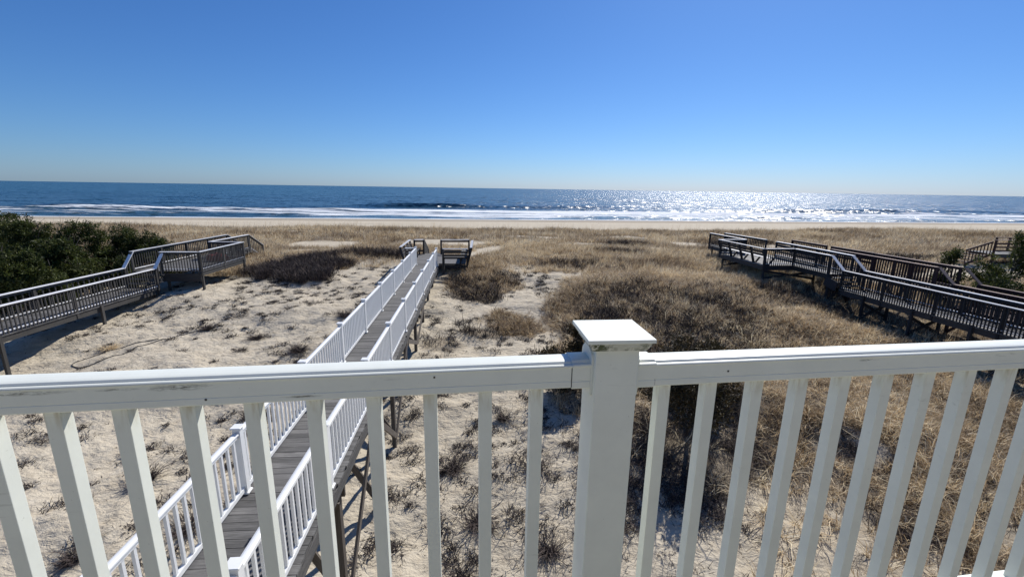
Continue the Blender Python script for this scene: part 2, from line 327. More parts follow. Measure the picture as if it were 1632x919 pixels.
# ------------------------------------------------------------------ setting: ground
def axis(parts):
    out = []
    for a, b, st in parts: out += list(np.arange(a, b, st))
    return np.array(out + [parts[-1][1]])
gx = axis([(-1600, -400, 150), (-400, -120, 20), (-120, -45, 3), (-45, -20, 0.4), (-20, 22, 0.13), (22, 45, 0.4), (45, 120, 3), (120, 400, 20), (400, 1600, 150)])
gy = axis([(-300, -20, 20), (-20, 2, 1.5), (2, 26, 0.13), (26, 36, 0.3), (36, 75, 0.8), (75, 190, 3), (190, 400, 30)])
GX, GY = np.meshgrid(gx, gy); GZ = height(GX, GY)
nx, ny = len(gx), len(gy); idx = np.arange(nx * ny).reshape(ny, nx)
F = np.stack([idx[:-1, :-1], idx[:-1, 1:], idx[1:, 1:], idx[1:, :-1]], -1).reshape(-1, 4)
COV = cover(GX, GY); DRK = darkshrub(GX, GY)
def ground_mat():
    m, nd, ln, bs = mat('dune_sand'); nt = m.node_tree
    v = coords(nt, 'World')
    big = noise(nt, v, 0.35, 3); mid = noise(nt, v, 3.2, 4, 0.65); fine = noise(nt, v, 38, 4, 0.7)
    c = ramp(nt, mid, [(0.3, (0.42, 0.355, 0.26)), (0.55, (0.52, 0.457, 0.35)), (0.8, (0.58, 0.52, 0.415))])
    c = mixc(nt, math_(nt, 'MULTIPLY', big, 0.5), c, (0.56, 0.50, 0.39))
    # crumbs of plant litter lying on the sand
    lt = noise(nt, coords(nt, 'World', (1, 1.7, 1), (0, 0, 0.5)), 15, 5, 0.75, 1.5)
    lt2 = noise(nt, v, 1.3, 3, 0.6)
    f = math_(nt, 'MULTIPLY', ramp(nt, lt, [(0.60, (0, 0, 0)), (0.66, (1, 1, 1))]), ramp(nt, lt2, [(0.48, (0.0, .0, .0)), (0.58, (1, 1, 1))]))
    c = mixc(nt, math_(nt, 'MULTIPLY', f, 0.75), c, (0.085, 0.065, 0.05))
    # litter and stubble below the grass
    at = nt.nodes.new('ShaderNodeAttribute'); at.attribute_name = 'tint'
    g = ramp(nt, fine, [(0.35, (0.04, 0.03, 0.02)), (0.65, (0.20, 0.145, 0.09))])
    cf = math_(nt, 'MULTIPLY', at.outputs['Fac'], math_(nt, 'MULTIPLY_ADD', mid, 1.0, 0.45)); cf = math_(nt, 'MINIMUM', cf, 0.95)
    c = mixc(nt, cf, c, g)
    sp = nt.nodes.new('ShaderNodeSeparateXYZ'); nt.links.new(v, sp.inputs[0]); s_ = math_(nt, 'MULTIPLY_ADD', sp.outputs[0], -0.12, sp.outputs[1])
    s_ = math_(nt, 'MULTIPLY_ADD', noise(nt, coords(nt, 'World', (0.15, 1, 1)), 0.2, 3), 8.0, s_)      # wet sand and wrack lines
    wet = ramp(nt, math_(nt, 'MULTIPLY_ADD', s_, 1 / 60.0, -80 / 60.0), [(0.36, (0, 0, 0)), (0.375, (.35, .35, .35)), (0.39, (0, 0, 0)), (0.55, (0, 0, 0)), (0.60, (.55, .55, .55)), (1, (.8, .8, .8))])
    c = mixc(nt, wet, c, (0.24, 0.20, 0.155))
    nt.links.new(c, bs.inputs['Base Color']); bs.inputs['Roughness'].default_value = 0.95; bs.inputs['Specular IOR Level'].default_value = 0.15
    b1 = bump(nt, noise(nt, coords(nt, 'World', (1, 1.5, 1)), 4.5, 4, 0.58, 0.25), 1.0, 0.075, None); bump(nt, fine, 0.6, 0.012, bs, b1)
    return m
M['sand'] = ground_mat()
V = np.stack([GX.ravel(), GY.ravel(), GZ.ravel()], -1)
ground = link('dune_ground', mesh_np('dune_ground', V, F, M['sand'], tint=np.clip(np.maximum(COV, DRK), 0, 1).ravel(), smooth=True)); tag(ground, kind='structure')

# ------------------------------------------------------------------ setting: sea
def sea_mat():
    m, nd, ln, bs = mat('sea_water'); nt = m.node_tree; bs.inputs['Specular IOR Level'].default_value = 0.5
    bs.inputs['Base Color'].default_value = (0.012, 0.075, 0.14, 1); bs.inputs['Roughness'].default_value = 0.27; bs.inputs['IOR'].default_value = 1.33
    rot = (0, 0, -0.12)
    v1 = coords(nt, 'World', (0.35, 1, 1), rot); 
    v2 = coords(nt, 'World', (0.7, 1, 1), (0, 0, 0.2)); 
    v3 = coords(nt, 'World', (1, 1, 1)); 
    def slope(vec, sc, det, k):
        n = nt.nodes.new('ShaderNodeTexNoise'); n.inputs['Scale'].default_value = sc; n.inputs['Detail'].default_value = det; n.inputs['Roughness'].default_value = 0.6; nt.links.new(vec, n.inputs['Vector'])
        a = nt.nodes.new('ShaderNodeVectorMath'); a.operation = 'MULTIPLY_ADD'; nt.links.new(n.outputs['Color'], a.inputs[0]); a.inputs[1].default_value = (k, k, 0); a.inputs[2].default_value = (-k / 2, -k / 2, 0); return a.outputs[0]
    sa = slope(v1, 0.16, 3, 1.2); sb = slope(v2, 0.55, 2, 2.0); sc_ = slope(v3, 5.0, 1, 0.9)
    gn = nt.nodes.new('ShaderNodeNewGeometry').outputs['Normal']; acc = gn
    for q in (sa, sb, sc_):
        vm = nt.nodes.new('ShaderNodeVectorMath'); vm.operation = 'ADD'; nt.links.new(acc, vm.inputs[0]); nt.links.new(q, vm.inputs[1]); acc = vm.outputs[0]
    vn = nt.nodes.new('ShaderNodeVectorMath'); vn.operation = 'NORMALIZE'; nt.links.new(acc, vn.inputs[0]); nt.links.new(vn.outputs[0], bs.inputs['Normal'])
    # deep / shallow colour
    geo = nt.nodes.new('ShaderNodeNewGeometry'); sp = nt.nodes.new('ShaderNodeSeparateXYZ'); nt.links.new(geo.outputs['Position'], sp.inputs[0])
    s = math_(nt, 'MULTIPLY_ADD', sp.outputs[0], -0.12, sp.outputs[1])
    # foam: streaks along the shore, thick between 126 m and 175 m
    fv = coords(nt, 'World', (0.10, 1, 1), rot)
    wob = math_(nt, 'MULTIPLY_ADD', noise(nt, coords(nt, 'World', (1, 1, 1)), 0.014, 3), 46.0, -23.0)
    sw = math_(nt, 'ADD', s, wob)
    band = ramp(nt, math_(nt, 'MULTIPLY_ADD', sw, 1 / 120.0, -115 / 120.0), [(0.0, (0.60, .6, .6)), (0.10, (0.22, .22, .22)), (0.20, (0.50, .5, .5)), (0.30, (0.44, .44, .44)), (0.42, (0.62, .62, .62)), (0.50, (0.40, .4, .4)), (0.62, (0.0, 0, 0))])
    fn = noise(nt, fv, 0.42, 5, 0.72, 0.4)
    xr = ramp(nt, math_(nt, 'MULTIPLY_ADD', sp.outputs[0], 1 / 300.0, 0.5), [(0.0, (0.08, .08, .08)), (0.22, (0.07, .07, .07)), (0.38, (0, 0, 0)), (0.62, (0, 0, 0)), (0.8, (0.06, .06, .06))])
    val = math_(nt, 'SUBTRACT', math_(nt, 'ADD', fn, band), xr)
    fm = ramp(nt, val, [(0.88, (0, 0, 0)), (0.96, (0.8, .8, .8)), (1.08, (1, 1, 1))])
    # swash line
    sl = noise(nt, coords(nt, 'World', (0.12, 1, 1), rot), 0.35, 3)
    shore = math_(nt, 'MULTIPLY_ADD', sl, 5.0, 121.5)
    sh = math_(nt, 'LESS_THAN', s, math_(nt, 'ADD', shore, 1.2))
    fm2 = math_(nt, 'MAXIMUM', fm, math_(nt, 'MULTIPLY', sh, 0.9))
    fo = nt.nodes.new('ShaderNodeBsdfDiffuse'); fo.inputs['Color'].default_value = (0.80, 0.83, 0.85, 1)
    fb = bump(nt, noise(nt, fv, 1.6, 4), 1.0, 0.6, None); nt.links.new(fb, fo.inputs['Normal'])
    # green-grey in shallow water
    dc = ramp(nt, math_(nt, 'MULTIPLY_ADD', s, 1 / 500.0, -120 / 500.0), [(0, (0.04, 0.085, 0.09)), (0.16, (0.012, 0.050, 0.085)), (1, (0.010, 0.075, 0.115))])
    pn = noise(nt, coords(nt, 'World', (0.25, 1, 1), rot), 0.012, 4, 0.6)
    nt.links.new(mixc(nt, math_(nt, 'MULTIPLY', pn, 0.9), dc, (0.006, 0.036, 0.07)), bs.inputs['Base Color'])
    mx = nt.nodes.new('ShaderNodeMixShader'); nt.links.new(fm2, mx.inputs[0]); nt.links.new(bs.outputs[0], mx.inputs[1]); nt.links.new(fo.outputs[0], mx.inputs[2])
    nt.links.new(mx.outputs[0], nd['Material Output'].inputs[0])
    return m
M['sea'] = sea_mat()
sx = axis([(-90000, -2000, 11000), (-2000, -420, 60), (-420, 420, 3.0), (420, 2000, 60), (2000, 90000, 11000)])
sy = axis([(100, 118, 3), (118, 240, 0.8), (240, 420, 3), (420, 1200, 40), (1200, 12000, 900), (12000, 110000, 14000)])
SX, SY = np.meshgrid(sx, sy); S = SY - 0.12 * SX
SYY = SY
amp = sst(124, 150, S) * (1 - sst(400, 1000, S))
lobe = fbm(SX * 0.5, S, 0.02, 2, 4.0)
ph = (S + 14 * (fbm(SX, S * 0.2, 0.012, 2, 9.0) - 0.5)) / 21.0
crestw = np.exp(-((ph - np.floor(ph) - 0.5) / 0.13) ** 2)
Z = amp * (crestw * (0.25 + 1.1 * sst(0.45, 0.68, lobe)) * np.exp(-np.clip(S - 185, 0, 999) / 40.0) * 0.85 + (fbm(SX * 0.3, S, 0.09, 2, 5.0) - 0.5) * 0.8)
Z = Z + 1.15 * np.exp(-((S - 203 - 3 * np.sin(SX * .05)) / 2.6) ** 2) * sst(-78, -58, SX) * (1 - sst(-32, -10, SX)) + 0.8 * np.exp(-((S - 168) / 2.2) ** 2) * sst(-120, -105, SX) * (1 - sst(-100, -88, SX))
idx = np.arange(SX.size).reshape(SX.shape)
F = np.stack([idx[:-1, :-1], idx[:-1, 1:], idx[1:, 1:], idx[1:, :-1]], -1).reshape(-1, 4)
sea = link('sea', mesh_np('sea', np.stack([SX.ravel(), SY.ravel(), Z.ravel()], -1), F, M['sea'], smooth=True)); tag(sea, kind='structure')

# ------------------------------------------------------------------ balcony railing (near)
RC = Vector((0.2465, 1.020, 0)); TH = math.atan(0.14)
rd = Vector((math.cos(TH), math.sin(TH), 0)); rn = Vector((-math.sin(TH), math.cos(TH), 0))
def RP(d, off, z): p = RC + rd * d + rn * off; return Vector((p.x, p.y, z + EYE))
rail = empty('balcony_railing', RP(0, 0, -1.33), 'white vinyl balcony railing with square balusters running across the whole foreground', 'railing')
HALF = [(0.0, 0.0), (0.016, -0.0006), (0.024, -0.002), (0.0275, -0.005), (0.028, -0.0068), (0.0335, -0.007), (0.0365, -0.0085), (0.0375, -0.011), (0.0365, -0.0135), (0.034, -0.0155),
        (0.034, -0.046), (0.0328, -0.0475), (0.0328, -0.049), (0.034, -0.0505), (0.034, -0.064), (0.032, -0.067), (0.0, -0.067)]
def profile(half): return half + [(-a, b) for a, b in half[-2:0:-1]]
def extrude(name, prof, p0, p1, m, parent, sc=1.0, smooth=False, segs=1):
    p0 = Vector(p0); p1 = Vector(p1); x = (p1 - p0).normalized(); y = Vector((0, 0, 1)).cross(x).normalized(); z = x.cross(y)
    bm = bmesh.new(); n = len(prof); rows = []
    for k in range(segs + 1):
        o = p0.lerp(p1, k / segs); rows.append([bm.verts.new(o + y * (a * sc) + z * (b * sc)) for a, b in prof])
    for k in range(segs):
        for i in range(n): bm.faces.new((rows[k][i], rows[k + 1][i], rows[k + 1][(i + 1) % n], rows[k][(i + 1) % n]))
    bm.faces.new(rows[0]); bm.faces.new(rows[-1][::-1])
    bmesh.ops.recalc_face_normals(bm, faces=bm.faces)
    pw = parent_world(parent)
    for v in bm.verts: v.co -= pw
    me = bpy.data.meshes.new(name); bm.to_mesh(me); bm.free(); me.materials.append(M[m]); return link(name, me, parent)
def bevbox(name, l, w, h, m, bev=0.002, seg=2):
    bm = bmesh.new(); bmesh.ops.create_cube(bm, size=1)
    for v in bm.verts: v.co = Vector((v.co.x * l, v.co.y * w, v.co.z * h))
    bmesh.ops.bevel(bm, geom=bm.edges[:], offset=bev, segments=seg, affect='EDGES', profile=0.5)
    me = bpy.data.meshes.new(name); bm.to_mesh(me); bm.free(); me.materials.append(M[m]); return me
PH = 0.053
extrude('handrail', profile(HALF), RP(-2.4, 0, -0.401), RP(-PH - 0.045, 0, -0.399), 'vinyl', rail)
extrude('handrail', profile(HALF), RP(PH + 0.045, 0, -0.405), RP(2.6, 0, -0.407), 'vinyl', rail)
BR = [(0, 0), (0.022, 0), (0.0335, -0.004), (0.034, -0.05), (0.0, -0.05)]
extrude('bottom_rail', profile(BR), RP(-2.4, 0, -1.255), RP(-PH - 0.003, 0, -1.255), 'vinyl', rail)
extrude('bottom_rail', profile(BR), RP(PH + 0.003, 0, -1.255), RP(2.6, 0, -1.255), 'vinyl', rail)
bal_me = bevbox('baluster', 0.0316, 0.0316, 0.793, 'vinylb', 0.0015, 2)
ds = [-0.2423, -0.394, -0.552, -0.708, -0.867, -1.026, -1.183, -1.344, -1.499, -1.657, -1.815, -1.973, -2.13, -2.29] 
ds = [(d + 0.019) * 0.83 for d in ds] + [(d + 0.019) * 0.83 for d in (0.155, 0.309, 0.468, 0.626, 0.781, 0.941, 1.102, 1.265, 1.432, 1.597, 1.757, 1.915, 2.07, 2.23)]
for d in ds:
    o = link('baluster', bal_me, rail); o.location = RP(d, 0, -1.255 + 0.3930) - rail.location + Vector((0, 0, 0)); o.rotation_euler = (0, 0, TH + random.uniform(-.01, .01))
# post, rotated a little less than the rails
PT = R(5.6)
post = link('post', bevbox('post', 0.106, 0.106, 1.01, 'vinyl', 0.004, 3), rail); post.location = (0, 0, 1.33 - 0.352 - 0.505); post.rotation_euler = (0, 0, PT)
cap = link('post_cap', bevbox('post_cap', 0.160, 0.160, 0.0095, 'vinyl', 0.0012, 2), rail); cap.location = (0, 0, 1.33 - 0.332 - 0.00475); cap.rotation_euler = (0, 0, PT)
def neck():
    bm = bmesh.new(); lv = [(0.0745, -0.0095), (0.0745, -0.0125), (0.0725, -0.0132), (0.0725, -0.019), (0.070, -0.0205), (0.0685, -0.025), (0.0655, -0.0285), (0.0655, -0.0310), (0.0535, -0.0315)]
    rows = [[bm.verts.new((sx_ * a, sy_ * a, z)) for sx_, sy_ in ((-1, -1), (1, -1), (1, 1), (-1, 1))] for a, z in lv]
    for r0, r1 in zip(rows, rows[1:]):
        for i in range(4): bm.faces.new((r0[i], r1[i], r1[(i + 1) % 4], r0[(i + 1) % 4]))
    bm.faces.new(rows[-1]); bmesh.ops.recalc_face_normals(bm, faces=bm.faces)
    me = bpy.data.meshes.new('cap_moulding'); bm.to_mesh(me); bm.free(); me.materials.append(M['mould']); return me
nk = link('cap_moulding', neck(), cap); nk.location = (0, 0, 0.00475)
# brackets: sleeve over the rail end + flange on the post
for sgn, zt in ((-1, -0.3985), (1, -0.4035)):
    a, b = PH + 0.0065, PH + 0.052
    p0, p1 = (RP(-b, 0, zt + 0.0025), RP(-a, 0, zt + 0.0025)) if sgn < 0 else (RP(a, 0, zt + 0.0025), RP(b, 0, zt + 0.0025))
    sl = extrude('rail_bracket', profile(HALF), p0, p1, 'vinyl', rail, 1.075)
    pts = []
    for k in range(13):
        t = math.pi * k / 12; pts.append((0.0385 * math.cos(t), 0.002 + 0.028 * math.sin(t)))
    pts = pts + [(-0.040, -0.062), (-0.036, -0.088), (0.036, -0.088), (0.040, -0.062)]
    q0 = RP(sgn * (PH - 0.002), 0, zt); q1 = RP(sgn * (PH + 0.0075), 0, zt)
    if sgn < 0: q0, q1 = q1, q0
    extrude('flange', pts, q0, q1, 'vinyl', rail)
    # dirty gap where rail meets the sleeve
    extrude('grime_line', profile([(a_ * 1.012, b_ * 1.01 + 0.0004) for a_, b_ in HALF[9:]]), RP(sgn * (b + 0.0002), 0, zt), RP(sgn * (b + 0.0018), 0, zt), 'grout', rail)
for (d_, z_) in ((-0.915, -0.452), (-0.43, -0.423), (0.30, -0.44)):
    beam('screw', RP(d_, -0.0335, z_), RP(d_, -0.0352, z_), 0.0042, 0.0042, 'grout', rail)
fl = empty('balcony_floor', RP(0, -0.9, -1.33), None, None); tag(fl, kind='structure')
for k in range(13):
    o = 0.055 - k * 0.146
    beam('deck_board', RP(-2.6, o - 0.07, -1.343), RP(2.8, o - 0.07, -1.343), 0.14, 0.026, 'floor', fl)
beam('fascia_board', RP(-2.6, 0.04, -1.48), RP(2.8, 0.04, -1.48), 0.03, 0.24, 'vinylc', fl)

wallr = empty('house_wall', (0, 0, 0), 'unseen cedar-sided beach house wall behind the balcony, added to shape the light on the railing', 'wall')  # out of view; added to block sky light and bounce sun onto the railing
w0 = RP(-6, -2.6, 0); w1 = RP(6.5, -2.6, 0)
for k in range(38):
    z = 1.5 + 0.2 * k; beam('siding_board', (w0.x, w0.y, z), (w1.x, w1.y, z), 0.03, 0.205, 'siding', wallr, jit=0.0)
beam('sheathing', (w0.x - .02, w0.y - .06, 5.2), (w1.x, w1.y - .06, 5.2), 0.05, 7.6, 'siding', wallr)
# ------------------------------------------------------------------ white-railed walkway
def WX(y, side): return (-0.089 * y - 3.343) if side < 0 else (-0.0875 * y - 2.172)
DZ = -4.37
ww = empty('beach_walkway', E(-2.9, 3, DZ), 'straight grey plank walkway with white vinyl post and baluster railings over the sand', 'walkway')
S1 = Stuffed(ww)
y = 1.0; Ux = Vector((1, 0.088, 0)).normalized()
while y < 25.0:
    l = (WX(y, -1) - 0.09, y - 0.04); r = (WX(y, 1) + 0.09, y + 0.06)
    S1.add('plank', E(l[0], l[1], DZ - 0.019 + random.uniform(-.003, .003)), E(r[0] + random.uniform(-.02, .02), r[1], DZ - 0.019), 0.136, 0.036, 'deck', jit=0.004)
    y += 0.144
PY = {-1: [0.7, 3.12, 5.53, 7.92, 10.36, 12.73, 15.12, 17.58, 20.03, 22.6, 24.8], 1: [0.86, 3.26, 5.66, 8.07, 10.46, 12.87, 15.3, 17.7, 20.2, 22.6, 24.5]}
wpost = bevbox('walkway_post', 0.10, 0.10, 1.04, 'vinylc', 0.004, 1)
wcap = bevbox('walkway_cap', 0.145, 0.145, 0.022, 'vinylc', 0.006, 1); wskirt = bevbox('walkway_skirt', 0.14, 0.14, 0.035, 'vinylc', 0.01, 1)
wbal = {h: boxmesh(0.034, 0.034, h, 'vinylc') for h in (0.80,)}
HR = [(0, 0), (0.018, -0.001), (0.03, -0.008), (0.04, -0.012), (0.042, -0.03), (0.026, -0.04), (0.026, -0.075), (0, -0.075)]
for side in (-1, 1):
    ys = PY[side]
    for y in ys:
        x = WX(y, side); p = link('post', wpost, ww); p.location = Vector(E(x, y, DZ + 0.52)) - ww.location; p.rotation_euler = (0, 0, R(5))
        c = link('cap', wcap, p); c.location = (0, 0, 0.53); k = link('skirt', wskirt, p); k.location = (0, 0, -0.50)
    for y0, y1 in zip(ys, ys[1:]):
        a = (WX(y0, side), y0); b = (WX(y1, side), y1); sag = 0.0
        t0 = 0.055 / (y1 - y0)
        pa = E(*lerp(a, b, t0), DZ + 0.985); pb = E(*lerp(a, b, 1 - t0), DZ + 0.985)
        extrude('handrail', profile(HR), pa, pb, 'vinylc', ww)
        beam('bottom_rail', E(*lerp(a, b, t0), DZ + 0.085), E(*lerp(a, b, 1 - t0), DZ + 0.085), 0.05, 0.06, 'vinylc', ww)
        nb = 15
        for i in range(nb):
            q = lerp(a, b, (i + 1) / (nb + 1)); 
            if y1 < 2.9 or (y1 - y0) < 1: continue
            o = link('baluster', wbal[0.80], ww); o.location = Vector(E(q[0], q[1], DZ + 0.512)) - ww.location; o.rotation_euler = (0, 0, R(5))
# stringers, piles, braces
for side, off in ((-1, -0.02), (1, 0.02)):
    beam('stringer', E(WX(0.9, side) + off, 0.9, DZ - 0.16), E(WX(24.9, side) + off, 24.9, DZ - 0.16), 0.045, 0.24, 'pile', ww)
    beam('rim_board', E(WX(0.9, side) + off * 4.2, 0.9, DZ - 0.15), E(WX(24.9, side) + off * 4.2, 24.9, DZ - 0.15), 0.03, 0.19, 'deck', ww)
for y in (1.6, 3.9, 6.0, 8.3, 10.66, 13.0, 15.4, 17.8, 19.9, 22.2, 24.4):
    xs = [WX(y, -1) + 0.06, WX(y, 1) - 0.05]; yy = [y - 0.05, y + 0.05]
    g = [gz(xs[i], yy[i]) - 0.3 for i in (0, 1)]
    for i in (0, 1): beam('support_post', (xs[i], yy[i], g[i]), (xs[i], yy[i], DZ + EYE - 0.05), 0.10, 0.10, 'pile', ww)
    beam('cross_beam', E(xs[0] - .1, yy[0] + .08, DZ - 0.40), E(xs[1] + .1, yy[1] + .08, DZ - 0.40), 0.05, 0.22, 'pile', ww)
    lo = min(g) + 0.55; hi = DZ + EYE - 0.5
    if hi - lo > 0.35:
        beam('brace', (xs[0], yy[0] - 0.075, lo), (xs[1], yy[1] - 0.075, hi), 0.045, 0.14, 'pile', ww)
        beam('brace', (xs[0], yy[0] + 0.085, hi), (xs[1], yy[1] + 0.085, lo), 0.045, 0.14, 'pile', ww)
ly = [3.9, 6.0, 8.3, 10.66, 13.0, 15.4, 17.8]
for i, (y0, y1) in enumerate(zip(ly, ly[1:])):
    x0, x1 = WX(y0, 1) + 0.03, WX(y1, 1) + 0.03; a0 = gz(x0, y0) + 0.35; a1 = gz(x1, y1) + 0.35; hi = DZ + EYE - 0.35
    if i % 2: beam('brace', (x0, y0, a0), (x1, y1, hi), 0.045, 0.14, 'pile', ww)
    else: beam('brace', (x0, y0, hi), (x1, y1, a1), 0.045, 0.14, 'pile', ww)
S1.flush()

# end platform with two slatted benches (grey timber)
pf = empty('bench_platform', E(-5, 27, DZ), 'grey timber platform with two facing slatted benches at the seaward end of the white walkway', 'platform')
S2 = Stuffed(pf)
y = 25.15
while y < 29.4:
    wide = 25.3 < y < 29.0
    x0 = WX(y, -1) - (0.62 if wide else 0.05); x1 = WX(y, 1) + (1.62 if wide else 0.05)
    S2.add('plank', E(x0, y - 0.03, DZ - 0.021), E(x1, y + 0.1, DZ - 0.021), 0.136, 0.036, 'deck', jit=0.004); y += 0.146
beam('rim_board', E(-6.3, 25.0, DZ - 0.15), E(-2.75, 25.25, DZ - 0.15), 0.04, 0.2, 'dark', pf)
def bench(x0, y0, x1, y1, lean, inward):
    """slatted back leaning outward, posts outside, seat inside; world plan points"""
    a = Vector((x0, y0, 0)); b = Vector((x1, y1, 0)); d = (b - a).normalized(); n = Vector((-d.y, d.x, 0)) * (1 if lean > 0 else -1); zz = Vector((0, 0, 1)); base = EYE + DZ
    L = (b - a).length; k = max(2, int(round(L / 1.3)) + 1)
    at = lambda t, o, h: a + d * (L * t) + n * o + zz * (base + h)
    for i in range(k):
        t = i / (k - 1); S2.add('bench_post', at(t, 0.0, -0.2), at(t, 0.30, 0.95), 0.045, 0.12, 'dark', up=n)
    for h in (0.42, 0.58, 0.76): S2.add('back_slat', at(0, 0.05 + 0.2 * h, h), at(1, 0.05 + 0.2 * h, h), 0.03, 0.105, 'dark', up=(n * 0.25 + zz))
    S2.add('top_rail', at(-0.02, 0.27, 0.97), at(1.02, 0.27, 0.97), 0.14, 0.035, 'cap')
    for j in range(3): S2.add('seat_slat', at(0, -0.08 - j * 0.13, 0.42), at(1, -0.08 - j * 0.13, 0.42), 0.115, 0.035, 'grey')
    for i in range(k):
        t = i / (k - 1); S2.add('seat_leg', at(t, -0.34, 0.0), at(t, -0.34, 0.40), 0.09, 0.04, 'dark')
bench(-6.25, 25.25, -6.52, 28.75, 1, 0)      # left side, along the walk
bench(-6.15, 25.05, -5.65, 25.10, -1, 0)     # left near
bench(-2.70, 25.35, -2.95, 28.9, -1, 0)      # right side
bench(-3.98, 24.95, -2.62, 25.10, -1, 0)     # right near
for (xa, ya, xb, yb) in ((-4.80, 29.15, -2.95, 29.35), (-6.55, 28.95, -5.95, 29.05)):   # open far rails
    S2.add('top_rail', E(xa, ya, DZ + .97), E(xb, yb, DZ + .97), 0.14, 0.03, 'cap'); S2.add('back_slat', E(xa, ya, DZ + .86), E(xb, yb, DZ + .86), 0.035, 0.11, 'dark'); S2.add('back_slat', E(xa, ya, DZ + .22), E(xb, yb, DZ + .22), 0.035, 0.11, 'dark')
    for t in (0, 1): S2.add('bench_post', E(xa + (xb - xa) * t, ya + (yb - ya) * t, DZ - .3), E(xa + (xb - xa) * t, ya + (yb - ya) * t, DZ + .95), 0.1, 0.1, 'dark')
for sx_, sl in ((-1, 0), (1, 0)):            # stair walls down to the sand
    x = WX(29.3, sx_); top = E(x, 29.2, DZ + 0.95); bot = E(x - 0.1, 31.2, DZ + 0.05)
    if sx_ < 0:
        for h in (0.0, -0.2, -0.4, -0.6): S2.add('stair_side_slat', (top[0], top[1], top[2] + h), (bot[0], bot[1], bot[2] + h), 0.03, 0.13, 'grey')
        S2.add('bench_post', E(x, 29.2, DZ - .6), top, 0.09, 0.09, 'grey'); S2.add('bench_post', (bot[0], bot[1], bot[2] - 1.0), bot, 0.09, 0.09, 'grey')
for i in range(4): beam('stair_tread', E(-5.9, 29.65 + 0.3 * i, DZ - 0.14 * (i + 1)), E(-4.75, 29.75 + 0.3 * i, DZ - 0.14 * (i + 1)), 0.28, 0.04, 'deck', pf)
for (x, y) in ((-6.1, 25.2), (-2.8, 25.4), (-6.3, 28.8), (-3.0, 29.0)): beam('support_post', (x, y, gz(x, y) - 0.3), E(x, y, DZ - 0.05), 0.1, 0.1, 'dark', pf)
beam('gate_post', E(-4.0, 24.95, DZ - .6), E(-4.0, 24.95, DZ + .95), 0.12, 0.12, 'grey', pf)
S2.flush()

# ------------------------------------------------------------------ timber boardwalks with rails
def railrun(S, a, b, za, zb, m, capm, bal=True, posts=True, over=0.05, sp=0.13, down=0.12, bench_=False, cap_=True, ext=(0, 0), postdown=-0.25, pd=2.3):
    """a rail from plan point a (deck height za) to b (zb)"""
    a = Vector((a[0], a[1], 0)); b = Vector((b[0], b[1], 0)); L = (b - a).length
    at = lambda t, h: Vector((*a.lerp(b, t).xy, EYE + za + (zb - za) * t + h))
    d = (b - a).normalized(); n = Vector((-d.y, d.x, 0)); zz = Vector((0, 0, 1))
    if cap_:
        S.add('rail_cap', at(-ext[0] / L, 0.99), at(1 + ext[1] / L, 0.99), 0.17, 0.026, capm)
        S.add('upper_rail', at(0, 0.915), at(1, 0.915), 0.04, 0.10, m)
    S.add('lower_rail', at(0, 0.10), at(1, 0.10), 0.07, 0.038, capm)
    if bal:
        k = int(L / sp)
        for i in range(k):
            t = (i + 0.5) / k; o = n * 0.036
            S.add('baluster', at(t, -0.02) + o, at(t, 0.955) + o, 0.036, 0.036, m, jit=0.006)
    if posts:
        k = max(1, int(round(L / pd)))
        for i in range(k + 1): S.add('rail_post', at(i / k, postdown), at(i / k, 0.97), 0.09, 0.09, m)
def deckrun(S, la, lb, ra, rb, za, zb, m, step=0.146, over=0.06):
    """planks between left edge la-lb and right edge ra-rb"""
    la, lb, ra, rb = [Vector((p[0], p[1], 0)) for p in (la, lb, ra, rb)]
    L = ((lb - la).length + (rb - ra).length) / 2; k = int(L / step)
    for i in range(k):
        t = (i + 0.5) / k; z = EYE + za + (zb - za) * t - 0.02; p = la.lerp(lb, t); q = ra.lerp(rb, t); d = (q - p).normalized() * over
        p = p - d; q = q + d; S.add('plank', (p.x, p.y, z), (q.x, q.y, z), 0.138, 0.036, m, jit=0.004)
    for (p, q) in ((la, lb), (ra, rb)):
        S.add('rim_board', (p.x, p.y, EYE + za - 0.155), (q.x, q.y, EYE + zb - 0.155), 0.045, 0.23, m if m != 'deck' else 'grey')
def piles(S, root, pts, zt, m, brace=True):
    for (p, q) in pts:
        f = []
        for (x, y) in (p, q):
            g = gz(x, y) - 0.3; f.append((x, y, g)); S.add('support_post', (x, y, g), (x, y, EYE + zt + 0.02), 0.10, 0.10, m)
        lo = max(f[0][2], f[1][2]) + 0.45; hi = EYE + zt - 0.35
        if brace and hi - lo > 0.3:
            S.add('brace', (p[0], p[1] - .07, lo), (q[0], q[1] - .07, hi), 0.04, 0.13, m); S.add('brace', (p[0], p[1] + .07, hi), (q[0], q[1] + .07, lo), 0.04, 0.13, m)

# left boardwalk ------------------------------------------------
lb = empty('left_boardwalk'[5:], E(-18, 20, -5.15), 'weathered grey boardwalk climbing to a wider platform beside the dark evergreens', 'boardwalk')
SL = Stuffed(lb)
LN = lambda y: -16.72 - 0.052 * y            # near (right-hand) edge
LF = lambda y: -18.32 - 0.050 * y            # far edge
zl, zu = -5.15, -4.40
deckrun(SL, (LF(8), 8), (LF(21.4), 21.4), (LN(8), 8), (LN(21.4), 21.4), zl, zl, 'deck')
railrun(SL, (LN(21.4), 21.4), (LN(8), 8), zl, zl, 'grey', 'cap', pd=4.0, sp=.145)
railrun(SL, (LF(8), 8), (LF(21.4), 21.4), zl, zl, 'grey', 'cap', sp=0.26, pd=4.0)
for i in range(3): SL.add('stair_tread', E(LF(21.6) , 21.5 + .22 * i, zl + .19 * (i + 1)), E(LN(21.6), 21.5 + .22 * i, zl + .19 * (i + 1)), 0.26, 0.04, 'deck')
